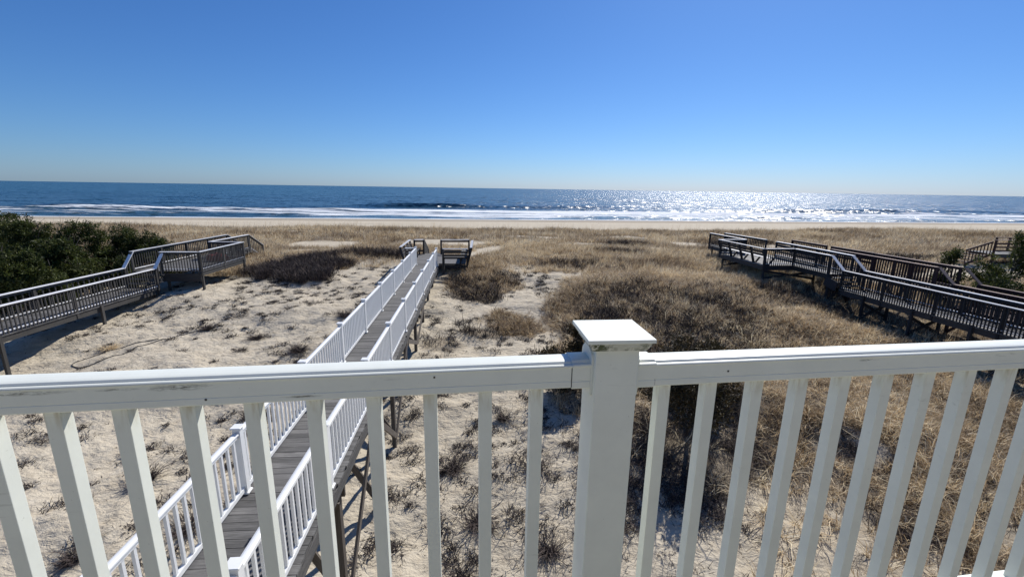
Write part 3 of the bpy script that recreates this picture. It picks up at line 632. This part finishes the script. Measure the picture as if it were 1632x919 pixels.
for f_ in (LN, LF):
    SL.add('stair_rail', E(f_(21.4), 21.35, zl + 0.985), E(f_(22.05), 22.05, zu + 0.985), 0.17, 0.026, 'cap'); 
    for t in (.25, .5, .75): SL.add('baluster', E(f_(21.7), 21.4 + .65 * t, zl + .75 * t + .05), E(f_(21.7), 21.4 + .65 * t, zl + .75 * t + .95), 0.036, 0.036, 'grey')
ua = (-17.98, 22.0); ub = (-16.12, 22.2); uc = (-16.42, 26.4); ud = (-18.38, 26.3); ue = (-18.52, 30.5); fa = (-19.42, 21.95); fb = (-19.87, 30.3)
deckrun(SL, fa, (-19.64, 26.35), ub, uc, zu, zu, 'deck'); deckrun(SL, (-19.64, 26.35), fb, ud, ue, zu, zu, 'deck')
railrun(SL, ub, ua, zu, zu, 'grey', 'cap'); railrun(SL, uc, ub, zu, zu, 'grey', 'cap', ext=(.05, .05)); railrun(SL, ud, uc, zu, zu, 'grey', 'cap')
railrun(SL, ue, ud, zu, zu, 'grey', 'cap', sp=.15); railrun(SL, fa, fb, zu, zu, 'grey', 'cap', sp=.16)
railrun(SL, (-18.6, 32.3), ue, zu - 0.95, zu, 'grey', 'cap', sp=.2); railrun(SL, fb, (-19.95, 32.1), zu, zu - .95, 'grey', 'cap', sp=.3)
SL.add('facing_board', E(-16.1, 22.12, zu - 0.33), E(-18.0, 21.95, zu - 0.33), 0.04, 0.42, 'grey')
for i in range(5): SL.add('stair_tread', E(-19.9, 30.6 + .3 * i, zu - .17 * (i + 1)), E(-18.5, 30.75 + .3 * i, zu - .17 * (i + 1)), 0.28, 0.04, 'deck')
piles(SL, lb, [((LN(y) + .06, y), (LF(y) - .06, y)) for y in (9.6, 14.0, 18.0, 21.3)], zl, 'grey', False)
piles(SL, lb, [((-16.16, 22.28), (-17.9, 22.2)), ((-16.4, 26.3), (-19.6, 26.3)), ((-18.5, 30.2), (-19.8, 30.2))], zu, 'grey', False)
SL.flush()

# right grey boardwalk ------------------------------------------------
rb_ = empty('boardwalk', E(17.5, 20, -4.85), 'dark grey boardwalk with an outward-leaning bench, just right of the grassy mound', 'boardwalk')
SR = Stuffed(rb_)
RN = lambda y: 19.20 - 0.095 * y
RF = lambda y: 20.60 - 0.108 * y
zl, zu = -4.85, -4.20
deckrun(SR, (RN(10.5), 10.5), (RN(22.2), 22.2), (RF(10.5), 10.5), (RF(22.2), 22.2), zl, zl, 'deck')
railrun(SR, (RN(10.5), 10.5), (RN(22.2), 22.2), zl, zl, 'dark', 'cap', sp=.118); railrun(SR, (RF(22.2), 22.2), (RF(10.5), 10.5), zl, zl, 'dark', 'cap', sp=.16)
for f_ in (RN, RF):
    SR.add('stair_rail', E(f_(22.2), 22.15, zl + 0.985), E(f_(23.0) - .02, 23.0, zu + 0.985), 0.17, 0.026, 'cap')
    for t in (.2, .4, .6, .8): SR.add('baluster', E(f_(22.6), 22.2 + .8 * t, zl + .65 * t + .05), E(f_(22.6), 22.2 + .8 * t, zl + .65 * t + .95), 0.036, 0.036, 'dark')
for i in range(3): SR.add('stair_tread', E(RN(22.5), 22.3 + .26 * i, zl + .16 * (i + 1)), E(RF(22.5), 22.3 + .26 * i, zl + .16 * (i + 1)), 0.28, 0.04, 'deck')
SR.add('facing_board', E(16.85, 23.05, zu - .35), E(16.95, 22.3, zu - .55), 0.05, 0.5, 'dark')
pa = (16.94, 23.0); pb = (16.70, 25.7); pc = (14.86, 25.5); pd = (14.42, 30.2); pe = (16.26, 30.4); pg = (15.74, 34.9); fa = (18.2, 23.1); fm_ = (17.72, 30.5); fb = (17.0, 35.1)
deckrun(SR, pa, pb, fa, (18.15, 25.7), zu, zu, 'deck'); deckrun(SR, pc, pd, (18.15, 25.75), fm_, zu, zu, 'deck'); deckrun(SR, pe, pg, fm_, fb, zu, zu, 'deck')
railrun(SR, pa, pb, zu, zu, 'dark', 'cap'); railrun(SR, pb, pc, zu, zu, 'dark', 'cap'); railrun(SR, pd, pe, zu, zu, 'dark', 'cap', sp=.2)
railrun(SR, pe, pg, zu, zu, 'dark', 'cap'); railrun(SR, fb, fm_, zu, zu, 'dark', 'cap', sp=.17)
railrun(SR, (17.8, 29.4), (18.1, 25.8), zu, zu, 'dark', 'cap', bal=False); railrun(SR, (18.1, 25.8), fa, zu, zu, 'dark', 'cap', sp=.17)
for h in (.35, .55, .75): SR.add('back_slat', E(17.8, 29.4, zu + h), E(18.1, 25.8, zu + h), 0.03, 0.15, 'dark')
for h in (.6, .42): SR.add('seat_slat', E(17.4, 29.3, zu + .42), E(17.75, 25.9, zu + .42), 0.3, 0.04, 'dark')
def bench2(S, a, b, base, m, capm):
    a = Vector((a[0], a[1], 0)); b = Vector((b[0], b[1], 0)); d = (b - a).normalized(); n = Vector((-d.y, d.x, 0)); zz = Vector((0, 0, 1)); L = (b - a).length
    at = lambda t, o, h: a + d * (L * t) + n * o + zz * (EYE + base + h)
    for i in range(5):
        t = i / 4; S.add('bench_post', at(t, -0.22, -0.25), at(t, 0.16, 0.97), 0.05, 0.14, m, up=n)
        S.add('bench_bracket', at(t, -0.2, -0.1), at(t, -0.58, 0.40), 0.05, 0.10, m, up=n)
    for h in (0.60, 0.80): S.add('back_slat', at(0, -0.12 + 0.31 * h, h), at(1, -0.12 + 0.31 * h, h), 0.03, 0.13, m, up=(zz + n * .3))
    S.add('rail_cap', at(-0.01, 0.15, 0.985), at(1.01, 0.15, 0.985), 0.14, 0.036, capm)
    for j in range(2): S.add('seat_slat', at(0, -0.22 - j * 0.15, 0.42), at(1, -0.22 - j * 0.15, 0.42), 0.14, 0.036, capm)
bench2(SR, pc, pd, zu, 'dark', 'cap')
SR.add('rim_board', E(14.9, 25.48, zu - .16), E(16.7, 25.66, zu - .16), 0.045, 0.26, 'dark')
piles(SR, rb_, [((RN(y) - .06, y), (RF(y) + .06, y)) for y in (11.6, 13.7, 16.0, 18.3, 20.7)], zl, 'dark')
piles(SR, rb_, [((16.95, 22.9), (18.2, 23.0)), ((14.95, 25.6), (18.0, 25.6)), ((14.6, 30.0), (17.7, 30.3)), ((15.8, 34.4), (17.0, 34.6))], zu, 'dark')
SR.flush()

# brown boardwalk behind it ------------------------------------------------
bb = empty('boardwalk', E(20, 18, -4.85), 'dark red-brown boardwalk running close behind the grey one on the right', 'boardwalk')
SB = Stuffed(bb)
BN = lambda y: 21.95 - 0.12 * y
BF = lambda y: 23.15 - 0.12 * y
deckrun(SB, (BN(13), 13), (BN(19.0), 19.0), (BF(13), 13), (BF(19.0), 19.0), zl, zl, 'brown')
railrun(SB, (BN(13), 13), (BN(19.05), 19.05), zl, zl, 'brown', 'browncap', sp=.14); railrun(SB, (BF(19.1), 19.1), (BF(13), 13), zl, zl, 'brown', 'browncap', sp=.2)
for f_ in (BN, BF): SB.add('stair_rail', E(f_(19.05), 19.0, zl + 0.985), E(f_(19.8), 19.75, zu + 0.985), 0.17, 0.026, 'browncap')
for i in range(3): SB.add('stair_tread', E(BN(19.3), 19.15 + .25 * i, zl + .16 * (i + 1)), E(BF(19.3), 19.15 + .25 * i, zl + .16 * (i + 1)), 0.28, 0.04, 'brown')
q0 = (19.44, 19.7); q1 = (18.92, 25.8); r0 = (20.60, 19.8); r1 = (20.2, 25.0); r2 = (19.6, 30.6); q2 = (18.55, 30.6)
deckrun(SB, q0, q1, r0, r1, zu, zu, 'brown'); deckrun(SB, q1, q2, r1, r2, zu, zu, 'brown')
railrun(SB, q0, q1, zu, zu, 'brown', 'browncap', sp=.135); railrun(SB, (20.22, 24.2), r0, zu, zu, 'brown', 'browncap', sp=.15)
railrun(SB, r2, (19.9, 27.6), zu, zu, 'brown', 'browncap', sp=.15); railrun(SB, (19.95, 27.2), (20.25, 24.3), zu, zu, 'brown', 'browncap', bal=False, sp=.3)
for h in (.42, .62, .80): SB.add('back_slat', E(19.98, 27.2, zu + h), E(20.28, 24.3, zu + h), 0.03, 0.13, 'brown')
piles(SB, bb, [((BN(y), y), (BF(y), y)) for y in (14.0, 16.5, 18.9)], zl, 'brown'); piles(SB, bb, [((19.2, 22), (20.4, 22)), ((18.9, 26), (20.1, 26)), ((18.6, 30.3), (19.6, 30.3))], zu, 'brown')
SB.flush()
# far right red-brown stair and platform
fr = empty('beach_stair', E(34, 33, -4.2), 'small red-brown timber stair and railed landing half hidden by the pine at the far right', 'stairs')
SF = Stuffed(fr)
zf = -4.05
deckrun(SF, (34.4, 31.2), (41.5, 31.0), (34.6, 33.0), (41.5, 33.0), zf, zf, 'deck')
for h in (.25, .5, .75): SF.add('side_rail', E(34.4, 31.1, zf + h), E(41.5, 30.9, zf + h), 0.04, 0.11, 'brown')
for i in range(6): SF.add('rail_post', E(34.4 + 1.42 * i, 31.1, zf - .8), E(34.4 + 1.42 * i, 31.1, zf + .98), 0.1, 0.1, 'brown'); SF.add('rail_post', E(36.6 + 1.0 * i, 33.1, zf - .8), E(36.6 + 1.0 * i, 33.1, zf + .98), 0.1, 0.1, 'brown')
SF.add('rail_cap', E(34.3, 31.1, zf + 1.0), E(41.6, 30.9, zf + 1.0), 0.14, 0.04, 'browncap'); SF.add('rail_cap', E(36.5, 33.1, zf + 1.0), E(41.6, 33.1, zf + 1.0), 0.14, 0.04, 'browncap')
SF.add('stair_rail', E(34.3, 31.2, zf + 0.85), E(32.4, 31.1, zf + 0.25), 0.05, 0.12, 'brown'); SF.add('stair_rail', E(34.3, 31.2, zf - .05), E(32.5, 31.1, zf - .75), 0.05, 0.2, 'brown')
for i in range(8):
    t = i / 8; SF.add('baluster', E(34.2 - 1.9 * t, 31.15, zf - .05 - .7 * t), E(34.2 - 1.9 * t, 31.15, zf + .85 - .6 * t), 0.045, 0.045, 'brown')
for i in range(4): SF.add('stair_tread', E(34.1 - .42 * i, 31.2, zf - .15 * (i + 1)), E(34.1 - .42 * i, 32.9, zf - .15 * (i + 1)), 0.28, 0.04, 'brown')
SF.flush()

# ------------------------------------------------------------------ plants: blades
def blades(n_or_xy, h, w, lean, wind, tint, segs=2, z0=None, curl=0.25):
    """ribbons: returns V, F(tri), T.  arrays per blade"""
    x, y = n_or_xy; n = len(x); z = height(x, y) if z0 is None else z0
    az = rng.random(n) * 2 * np.pi; la = lean * (0.3 + rng.random(n))
    dx = np.cos(az) * la + wind[0]; dy = np.sin(az) * la + wind[1]
    k = np.sqrt(dx * dx + dy * dy + 1); ux, uy, uz = dx / k, dy / k, 1 / k
    ra = rng.random(n) * np.pi; wx = np.cos(ra) * w / 2; wy = np.sin(ra) * w / 2
    b0 = np.stack([x - wx, y - wy, z - 0.02], -1); b1 = np.stack([x + wx, y + wy, z - 0.02], -1)
    if segs == 1:
        tip = np.stack([x + ux * h, y + uy * h, z + uz * h], -1)
        V = np.stack([b0, b1, tip], 1).reshape(-1, 3); F = np.arange(3 * n).reshape(n, 3); T = np.repeat(tint, 3); return V, F, T
    mh = h * 0.55; droop = 0.25 + 0.5 * rng.random(n)
    mx = x + ux * mh; my = y + uy * mh; mz = z + uz * mh
    m0 = np.stack([mx - wx * .7, my - wy * .7, mz], -1); m1 = np.stack([mx + wx * .7, my + wy * .7, mz], -1)
    cx_ = rng.normal(0, curl, n); cy_ = rng.normal(0, curl, n)
    tip = np.stack([mx + (ux + droop * dx * .6 + cx_) * h * .5, my + (uy + droop * dy * .6 + cy_) * h * .5, mz + (uz - droop * 0.6) * h * .45], -1)
    V = np.stack([b0, b1, m1, m0, tip], 1).reshape(-1, 3); i = np.arange(n)[:, None] * 5
    F = np.concatenate([i + np.array([[0, 1, 2]]), i + np.array([[0, 2, 3]]), i + np.array([[3, 2, 4]])], 0); T = np.repeat(tint, 5)
    return V, F, T
def scatter(n, x0, x1, y0, y1, dens):
    x = rng.uniform(x0, x1, n); y = rng.uniform(y0, y1, n); k = rng.random(n) < dens(x, y); return x[k], y[k]
def merge(parts):
    V = []; F = []; T = []; o = 0
    for v, f, t in parts: V.append(v); F.append(f + o); T.append(t); o += len(v)
    return np.concatenate(V), np.concatenate(F), np.concatenate(T)
def fan(x, y): return (np.abs(x) < 1.5 * y + 14)
parts = []
# tufts: several blades share one root point
def tufts(nt, box, dens, per, h, w, lean, wind, tb, segs, spread):
    x, y = scatter(nt, *box, lambda a, b: dens(a, b) * fan(a, b)); m = len(x)
    hh = h * (0.65 + 0.6 * rng.random(m)) * (0.35 + 1.35 * fbm(x, y, 0.9, 2, 20.0)); base = np.clip(tb + (fbm(x, y, 0.35, 3, 31.0) - 0.5) * 1.1 + (rng.random(m) - .5) * .25, 0, 1)
    X = np.repeat(x, per) + rng.normal(0, spread, m * per); Y = np.repeat(y, per) + rng.normal(0, spread, m * per)
    H = np.repeat(hh, per) * (0.55 + 0.6 * rng.random(m * per)); T = np.clip(np.repeat(base, per) + (rng.random(m * per) ** 1.3 - 0.45) * 0.85, 0, 1)
    zr = np.repeat(height(x, y), per)
    wa = (fbm(x, y, 0.22, 2, 50.0) - 0.5) * 5.0; wx_ = wind[0] * np.cos(wa) - wind[1] * np.sin(wa) + rng.normal(0, .25, m); wy_ = wind[0] * np.sin(wa) + wind[1] * np.cos(wa) + rng.normal(0, .25, m)
    return blades((X, Y), H, w * (0.6 + 0.8 * rng.random(m * per)), lean, (np.repeat(wx_, per), np.repeat(wy_, per)), T, segs, z0=zr)
gd = lambda x, y: cover(x, y) * (1 - np.where(x < -5, 0.85, 0.6) * darkshrub(x, y))
parts.append(tufts(30000, (-60, 65, 25, 40), gd, 9, 0.42, 0.026, 0.9, (0.35, -0.1), 0.58, 1, 0.09))
parts.append(tufts(38000, (-95, 100, 40, 63), gd, 8, 0.46, 0.040, 0.8, (0.35, 0), 0.60, 1, 0.14))
parts.append(tufts(13000, (-3.5, 17, 11, 27), gd, 16, 0.44, 0.019, 1.6, (-0.4, -0.35), 0.50, 2, 0.08))
parts.append(tufts(4200, (1, 18, 2.5, 12), gd, 22, 0.50, 0.017, 1.4, (-0.45, 0.25), 0.55, 2, 0.06))
parts.append(tufts(9000, (17, 52, 4, 27), gd, 9, 0.45, 0.018, 0.7, (0.2, -0.1), 0.5, 1, 0.08))
parts.append(tufts(6000, (-50, -19, 4, 27), gd, 9, 0.45, 0.018, 0.7, (0.2, -0.1), 0.5, 1, 0.08))
V, F, T = merge(parts); tag(link('dune_grass', mesh_np('dune_grass', V, F, M['grass'], tint=T)), 'dry tan dune grass covering the mound and the dunes up to the beach', 'grass', kind='stuff')
# tall seed stems standing against the beach
x, y = scatter(5200, -75, 80, 46, 58, lambda a, b: gd(a, b) * 0.6)
tag(link('seed_stems', mesh_np('seed_stems', *blades((x, y), 0.75 + 0.6 * rng.random(len(x)), np.full(len(x), 0.028), 0.25, (0.3, 0), 0.45 + 0.3 * rng.random(len(x)), 1)[:2], M['grass'], tint=np.repeat(0.45 + 0.3 * rng.random(len(x)), 3))),
    'thin tall seed stems standing above the farthest dune grass', 'grass', kind='stuff')

# dark leafless shrub masses and sprays of dead stems
def sprays(nt, box, dens, per, L, w, lean, spread, tb=0.45, up=0.0):
    x, y = scatter(nt, *box, lambda a, b: dens(a, b) * fan(a, b)); m = len(x)
    sz = (0.5 + rng.random(m)); X = np.repeat(x, per) + rng.normal(0, spread, m * per) * np.repeat(sz, per); Y = np.repeat(y, per) + rng.normal(0, spread, m * per) * np.repeat(sz, per)
    H = np.repeat(L * sz, per) * (0.4 + 0.8 * rng.random(m * per)); T = np.clip(tb + (rng.random(m * per) - 0.5) * 0.7, 0, 1)
    zr = np.repeat(height(x, y), per) + up * rng.random(m * per)
    return blades((X, Y), H, w * (0.6 + 0.8 * rng.random(m * per)), lean, (0, 0), T, 2, z0=zr, curl=0.7)
parts = [sprays(26000, (-20, 34, 13, 45), darkshrub, 16, 0.40, 0.020, 0.9, 0.14, 0.32, 0.15),
         sprays(5200, (-19, -6, 23, 33), darkshrub, 20, 0.45, 0.020, 0.9, 0.16, 0.5, 0.30),
         sprays(2600, (1, 14, 4, 13), darkshrub, 16, 0.40, 0.009, 0.9, 0.10, 0.4, 0.10)]
V, F, T = merge(parts); tag(link('leafless_shrubs', mesh_np('leafless_shrubs', V, F, M['twig'], tint=T)), 'dark leafless low shrubs matted on the dunes and the mound', 'shrubs', kind='stuff')
# dead seaside plants strewn over the open sand
def sanddens(x, y):
    n = fbm(x, y, 0.55, 3, 41.0); return (1 - sst(0.2, 0.5, cover(x, y))) * sst(0.38, 0.62, n) * (1 - sst(27, 30, y))
parts = [sprays(2600, (-24, 4, 2.0, 28), lambda a, b: sanddens(a, b) * .8 + .12 * (1 - sst(0.2, .5, cover(a, b))), 60, 0.17, 0.021, 2.8, 0.10, 0.12),
         sprays(9000, (-24, 6, 2.0, 28), lambda a, b: sanddens(a, b) * .7 + .2 * (1 - sst(0.2, .5, cover(a, b))), 3, 0.11, 0.019, 5.0, 0.03, 0.2),
         sprays(5200, (1.5, 9.5, 7.5, 15.5), lambda a, b: 0.85 * sst(0.42, 0.55, fbm(a, b, 0.9, 3, 77.0)) * sst(1.2, 2.6, a), 26, 0.20, 0.014, 2.4, 0.10, 0.35),
         sprays(2000, (0, 14, 2.5, 13), lambda a, b: 0.7 + 0 * a, 12, 0.18, 0.011, 2.2, 0.08, 0.35)]
V, F, T = merge(parts); tag(link('plant_debris', mesh_np('plant_debris', V, F, M['twig'], tint=T)), 'dark dead stems and plant debris strewn across the pale sand', 'debris', kind='stuff')
# larger dead clumps, one object each
def deadclump(x, y, r, seed, label, m='twig', tb=0.35):
    g = np.random.default_rng(seed); n = int(420 * (r / 0.4)); a = g.random(n) * 2 * np.pi; q = r * 0.45 * np.sqrt(g.random(n)); zb = gz(x, y)
    X = q * np.cos(a); Y = q * np.sin(a); L = r * (0.35 + g.random(n) ** 2 * 1.3); w = 0.012 + 0.014 * g.random(n)
    global rng; sv_ = rng; rng = g
    V, F, T = blades((X, Y), L, w, 2.6, (0, 0), np.clip(tb + (g.random(n) - 0.5) * 0.7, 0, 1), 2, z0=np.zeros(n), curl=0.8); rng = sv_
    o = link('dead_plant', mesh_np('dead_plant', V, F, M[m], tint=T)); o.location = (x, y, zb)
    return tag(o, label, 'plant', 'larger dead plant clumps on the sand')
DC = [(-5.9, 9.6, .42), (-7.3, 11.6, .34), (-8.6, 9.0, .38), (-6.4, 13.6, .5), (-8.0, 15.4, .45), (-9.6, 13.0, .3), (-10.4, 16.8, .36), (-7.4, 18.6, .42), (-6.1, 21.4, .4), (-12.1, 13.4, .3), (-12.9, 17.6, .34),
      (-6.6, 7.6, .36), (-8.3, 6.9, .3), (-5.1, 11.9, .36), (-0.6, 8.0, .42), (-1.4, 9.6, .36), (0.6, 9.4, .3), (-0.2, 11.5, .3), (-0.9, 6.8, .3), (0.8, 7.2, .3), (-1.9, 13.6, .36), (-0.3, 14.2, .4), (1.0, 5.9, .28)]
DCL = ['dead clump close to the left walkway rail, between its third and fourth posts', 'dead clump two metres left of the walkway rail just above the handrail', 'dead clump seen under the handrail left of the nearest walkway cap', 'largest dead clump beside the left walkway rail above the handrail',
 'wide dead clump in the middle of the left sand', 'low dead clump left of the larger one above the handrail', 'dead clump nearest the black hose end', 'dead clump on the upper left sand beside the far walkway rail', 'uppermost dead clump touching the walkway shadow', 'small dead clump on the left sand just above the handrail',
 'dead clump on the upper left sand below the grey platform', 'dead clump between balusters just left of the nearest walkway post', 'small dead clump lowest in the left balusters', 'dead clump hidden partly by the handrail beside the walkway rail',
 'dark dead clump with radiating stems between the two balusters left of the post', 'dead clump just under the handrail right of the walkway', 'dead clump beside the juniper shadow left of the post', 'dead clump directly above the handrail left of the knee-high juniper',
 'dead clump in the third baluster gap left of the post, low in the picture', 'dead clump beside the left foot of the big post', 'dead clump above the handrail beside the walkway support posts', 'dead clump above the handrail midway between walkway and post cap', 'lowest dead clump just right of the big post']
for i, (x, y, r) in enumerate(DC):
    deadclump(x, y, r, 100 + i, DCL[i])
deadclump(-15.55, 15.9, .34, 301, 'small tan dry tuft on the sand beside the black hose', 'grass', 0.7)
deadclump(-13.2, 12.6, .25, 302, 'small rusty brown tuft on the sand just above the handrail', 'grass', 0.15)

# ------------------------------------------------------------------ trees
def tube(pts, rad, sides=7):
    V = []; F = []; n = len(pts)
    for i, p in enumerate(pts):
        d = (Vector(pts[min(i + 1, n - 1)]) - Vector(pts[max(i - 1, 0)])).normalized(); a = d.orthogonal().normalized(); b = d.cross(a)
        for k in range(sides):
            t = 2 * math.pi * k / sides; V.append(tuple(Vector(p) + (a * math.cos(t) + b * math.sin(t)) * rad[i]))
    for i in range(n - 1):
        for k in range(sides): F.append((i * sides + k, i * sides + (k + 1) % sides, (i + 1) * sides + (k + 1) % sides, (i + 1) * sides + k))
    return V, F
def tree(name, label, x, y, H, rad, seed, m='needle', group=None, clumps=320, leaf=0.075, per=34, low=0.12, spiky=1.0, cat='tree', trunkr=0.07):
    g = np.random.default_rng(seed); zb = gz(x, y) - 0.05
    root = empty(name, (x, y, zb), label, cat, group)
    V = []; F = []
    def addt(pts, rr):
        v, f = tube(pts, rr); o = len(V); V.extend(v); F.extend([tuple(i + o for i in q) for q in f])
    top = Vector((g.normal(0, .12), g.normal(0, .12), H * 0.86)); addt([(0, 0, 0), tuple(top * .3 + Vector((g.normal(0, .06), g.normal(0, .06), 0))), tuple(top * .65), tuple(top)], [trunkr, trunkr * .8, trunkr * .5, .01])
    lobes = []
    nl = 11
    for i in range(nl):
        f = (i + .5) / nl; zc = H * (low + (0.92 - low) * f); a = g.random() * 6.28 + i * 2.4; rr = rad * (0.30 + 0.62 * (1 - f) ** 0.8) * (0.75 + .5 * g.random())
        c = np.array([math.cos(a) * rr * .8, math.sin(a) * rr * .8, zc]); s = rad * (0.52 - 0.26 * f) * (0.8 + .4 * g.random())
        lobes.append((c, s)); st = top * max(0.08, f * .8); addt([tuple(st), tuple((st + Vector(c)) * .5 + Vector((0, 0, .05))), tuple(c)], [trunkr * .4 * (1 - f * .6), trunkr * .25, .008])
    lobes.append((np.array([top.x, top.y, H * .88]), rad * .24))
    for k in range(5):                     # bare dead twigs poking out of the crown
        c, s_ = lobes[g.integers(3, nl)]; e = Vector(c) + Vector((g.normal(0, .3), g.normal(0, .3), s_ * 1.0 + .35)); addt([tuple(c), tuple(e), tuple(e + Vector((g.normal(0, .15), g.normal(0, .1), .22)))], [.014, .011, .006])
    me = bpy.data.meshes.new('trunk'); me.from_pydata(V, [], F); me.materials.append(M['bark']); link('trunk', me, root)
    cs = []
    sz = np.array([s for c, s in lobes]); pr = sz ** 2 / (sz ** 2).sum()
    for k in range(clumps):
        c, s = lobes[g.choice(len(lobes), p=pr)]; d = g.normal(size=3); d /= np.linalg.norm(d); d[2] = d[2] * .9 + .1
        cs.append((c + d * s * (0.55 + 0.55 * g.random()) * np.array([1, 1, .85]), s))
    # spikes rising from the top for an uneven outline
    for k in range(int(clumps * .12 * spiky)):
        c, s = lobes[g.integers(len(lobes))]; cs.append((c + np.array([g.normal(0, s * .4), g.normal(0, s * .4), s * (0.9 + .55 * g.random())]), s))
    cs_ = np.array([c for c, s in cs]); nC = len(cs_)
    cr = 0.13 + 0.13 * g.random(nC)
    tc = np.clip(0.46 + 0.7 * (g.random(nC) - .4), 0, 1)
    P = np.repeat(cs_, per, 0); d = g.normal(size=(nC * per, 3)); d /= np.linalg.norm(d, axis=1)[:, None]; d[:, 2] = d[:, 2] * .7 + .35
    P = P + d * (np.repeat(cr, per) * g.random(nC * per) ** .5)[:, None] * np.array([1, 1, 1.15])
    P[:, 2] = np.maximum(P[:, 2], 0.05)
    L = leaf * (0.7 + .8 * g.random(nC * per)); dd = d + g.normal(size=d.shape) * .5; dd /= np.linalg.norm(dd, axis=1)[:, None]
    sd_ = np.cross(dd, g.normal(size=d.shape)); sd_ /= np.linalg.norm(sd_, axis=1)[:, None]
    v = np.stack([P - sd_ * (L * .30)[:, None], P + sd_ * (L * .30)[:, None], P + dd * (L * 1.5)[:, None]], 1).reshape(-1, 3)
    T = np.repeat(np.clip(np.repeat(tc, per) + (g.random(nC * per) - .5) * .4, 0, 1), 3)
    link('crown', mesh_np('crown', v, np.arange(len(v)).reshape(-1, 3), M[m], tint=T), root)
    return root
TL = [(-29.5, 23.2, 2.5, 1.9, 'broad dark evergreen cut by the left edge of the photo'), (-25.3, 18.9, 2.5, 1.9, 'dark evergreen overhanging the boardwalk rail nearest the left edge'),
      (-26.2, 23.6, 3.3, 1.9, 'tall dark evergreen with a spiky tip standing against the beach'), (-24.2, 24.4, 3.2, 1.5, 'evergreen with one pointed leader rising above the thicket'),
      (-22.9, 22.2, 2.75, 1.5, 'dense low evergreen behind the boardwalk near its stairs'), (-23.4, 26.2, 2.6, 1.4, 'rounded evergreen in the middle right of the thicket'),
      (-21.9, 26.3, 2.35, 1.2, 'small evergreen at the right end of the thicket by the upper boardwalk'), (-32.5, 27.5, 3.0, 2.2, 'evergreen at the back of the thicket toward the sea'),
      (-22.6, 19.6, 2.5, 1.5, 'low shaded evergreen pressed against the far boardwalk rail'), (-20.9, 23.2, 1.7, 0.9, 'smallest evergreen tucked beside the boardwalk stairs')]
for i, (x, y, H, r, lab) in enumerate(TL): tree('evergreen_tree', lab, x, y, H, r, 400 + i, group='evergreen thicket left of the boardwalk', clumps=int(560 * (r / 1.7) ** 1.5), low=.06)
tree('pine_tree', 'tall dark pine cut by the right edge of the photo', 26.3, 22.6, 4.3, 1.5, 501, clumps=420, low=.1, group='pines at the right')
tree('pine_tree', 'small narrow pine beside the end of the brown railing', 23.9, 23.4, 3.1, 0.75, 502, clumps=150, low=.1, group='pines at the right')
tree('evergreen_shrub', 'low spreading evergreen shrub behind the brown railing between the two pines', 24.3, 20.6, 1.6, 1.6, 503, m='needle', clumps=300, low=.1, cat='shrub')
tree('evergreen_shrub', 'low evergreen shrub at the right edge under the tall pine', 26.0, 20.2, 1.5, 1.5, 504, m='needle', clumps=260, low=.1, cat='shrub')
tree('juniper_tree', 'bronzed dark juniper with a bare lower trunk right of the big white post', 4.75, 10.6, 2.55, 1.15, 505, m='needle2', clumps=230, low=.38, trunkr=.06, leaf=.055)
tree('juniper_tree', 'dark juniper rising behind the big white post and shading the sand', 2.15, 13.0, 2.2, 0.8, 506, m='needle2', clumps=240, low=.15, leaf=.06)
tree('juniper_tree', 'small bronzed juniper just above the handrail right of the post cap', 5.9, 12.3, 1.6, 1.0, 507, m='needle2', clumps=200, low=.15, leaf=.06)
tree('juniper_shrub', 'knee-high dark juniper left of the big white post', 1.25, 14.2, 0.7, 0.4, 508, m='needle2', clumps=70, low=.1, cat='shrub')

# ------------------------------------------------------------------ small things
def hose(pts, r=0.015):
    P = [Vector((x, y, gz(x, y) + r * 0.8)) for x, y in pts]; out = []
    for i in range(len(P) - 1):
        p0 = P[max(i - 1, 0)]; p1 = P[i]; p2 = P[i + 1]; p3 = P[min(i + 2, len(P) - 1)]
        for k in range(6):
            t = k / 6; q = 0.5 * ((2 * p1) + (p2 - p0) * t + (2 * p0 - 5 * p1 + 4 * p2 - p3) * t * t + (3 * p1 - p0 - 3 * p2 + p3) * t ** 3); q.z = gz(q.x, q.y) + r * 0.8; out.append(q)
    V, F = tube([tuple(p) for p in out], [r] * len(out), 6); me = bpy.data.meshes.new('garden_hose'); me.from_pydata(V, [], F); me.materials.append(M['rubber']); return link('garden_hose', me)
HP = HOSE_POINTS = [(-12.4,17.9),(-13.3,17.2),(-14.0,16.35),(-14.3,15.75),(-14.5,15.2),(-14.75,14.75),(-15.2,14.5),(-15.75,14.6),(-15.9,14.95),(-15.7,15.4),(-15.2,15.85),(-14.6,16.2),(-14.0,16.5)]
tag(hose(HP), 'thin black hose lying in a long loop on the sand beside the grey boardwalk', 'hose')
def lump(name, x, y, z, sx_, sy_, sz_, m, seed):
    bm = bmesh.new(); bmesh.ops.create_icosphere(bm, subdivisions=3, radius=1); g = random.Random(seed)
    for v in bm.verts:
        n = 1 + 0.25 * math.sin(v.co.x * 5 + seed) * math.sin(v.co.y * 6) + g.uniform(-.05, .05); v.co = Vector((v.co.x * sx_ * n, v.co.y * sy_ * n, max(v.co.z * sz_ * n, -sz_ * .3)))
    me = bpy.data.meshes.new(name); bm.to_mesh(me); bm.free(); me.materials.append(M[m]); o = link(name, me); o.location = (x, y, z + sz_ * .3); return o
tag(lump('red_bundle', -17.3, 25.3, EYE - 4.38, .55, .3, .34, 'red', 3), 'faded red bundle lying on the boardwalk platform behind the balusters', 'bundle')
print('tris', sum(len(o.data.loops) - 2 * len(o.data.polygons) for o in bpy.data.objects if o.type == 'MESH'), 'objects', len(bpy.data.objects))
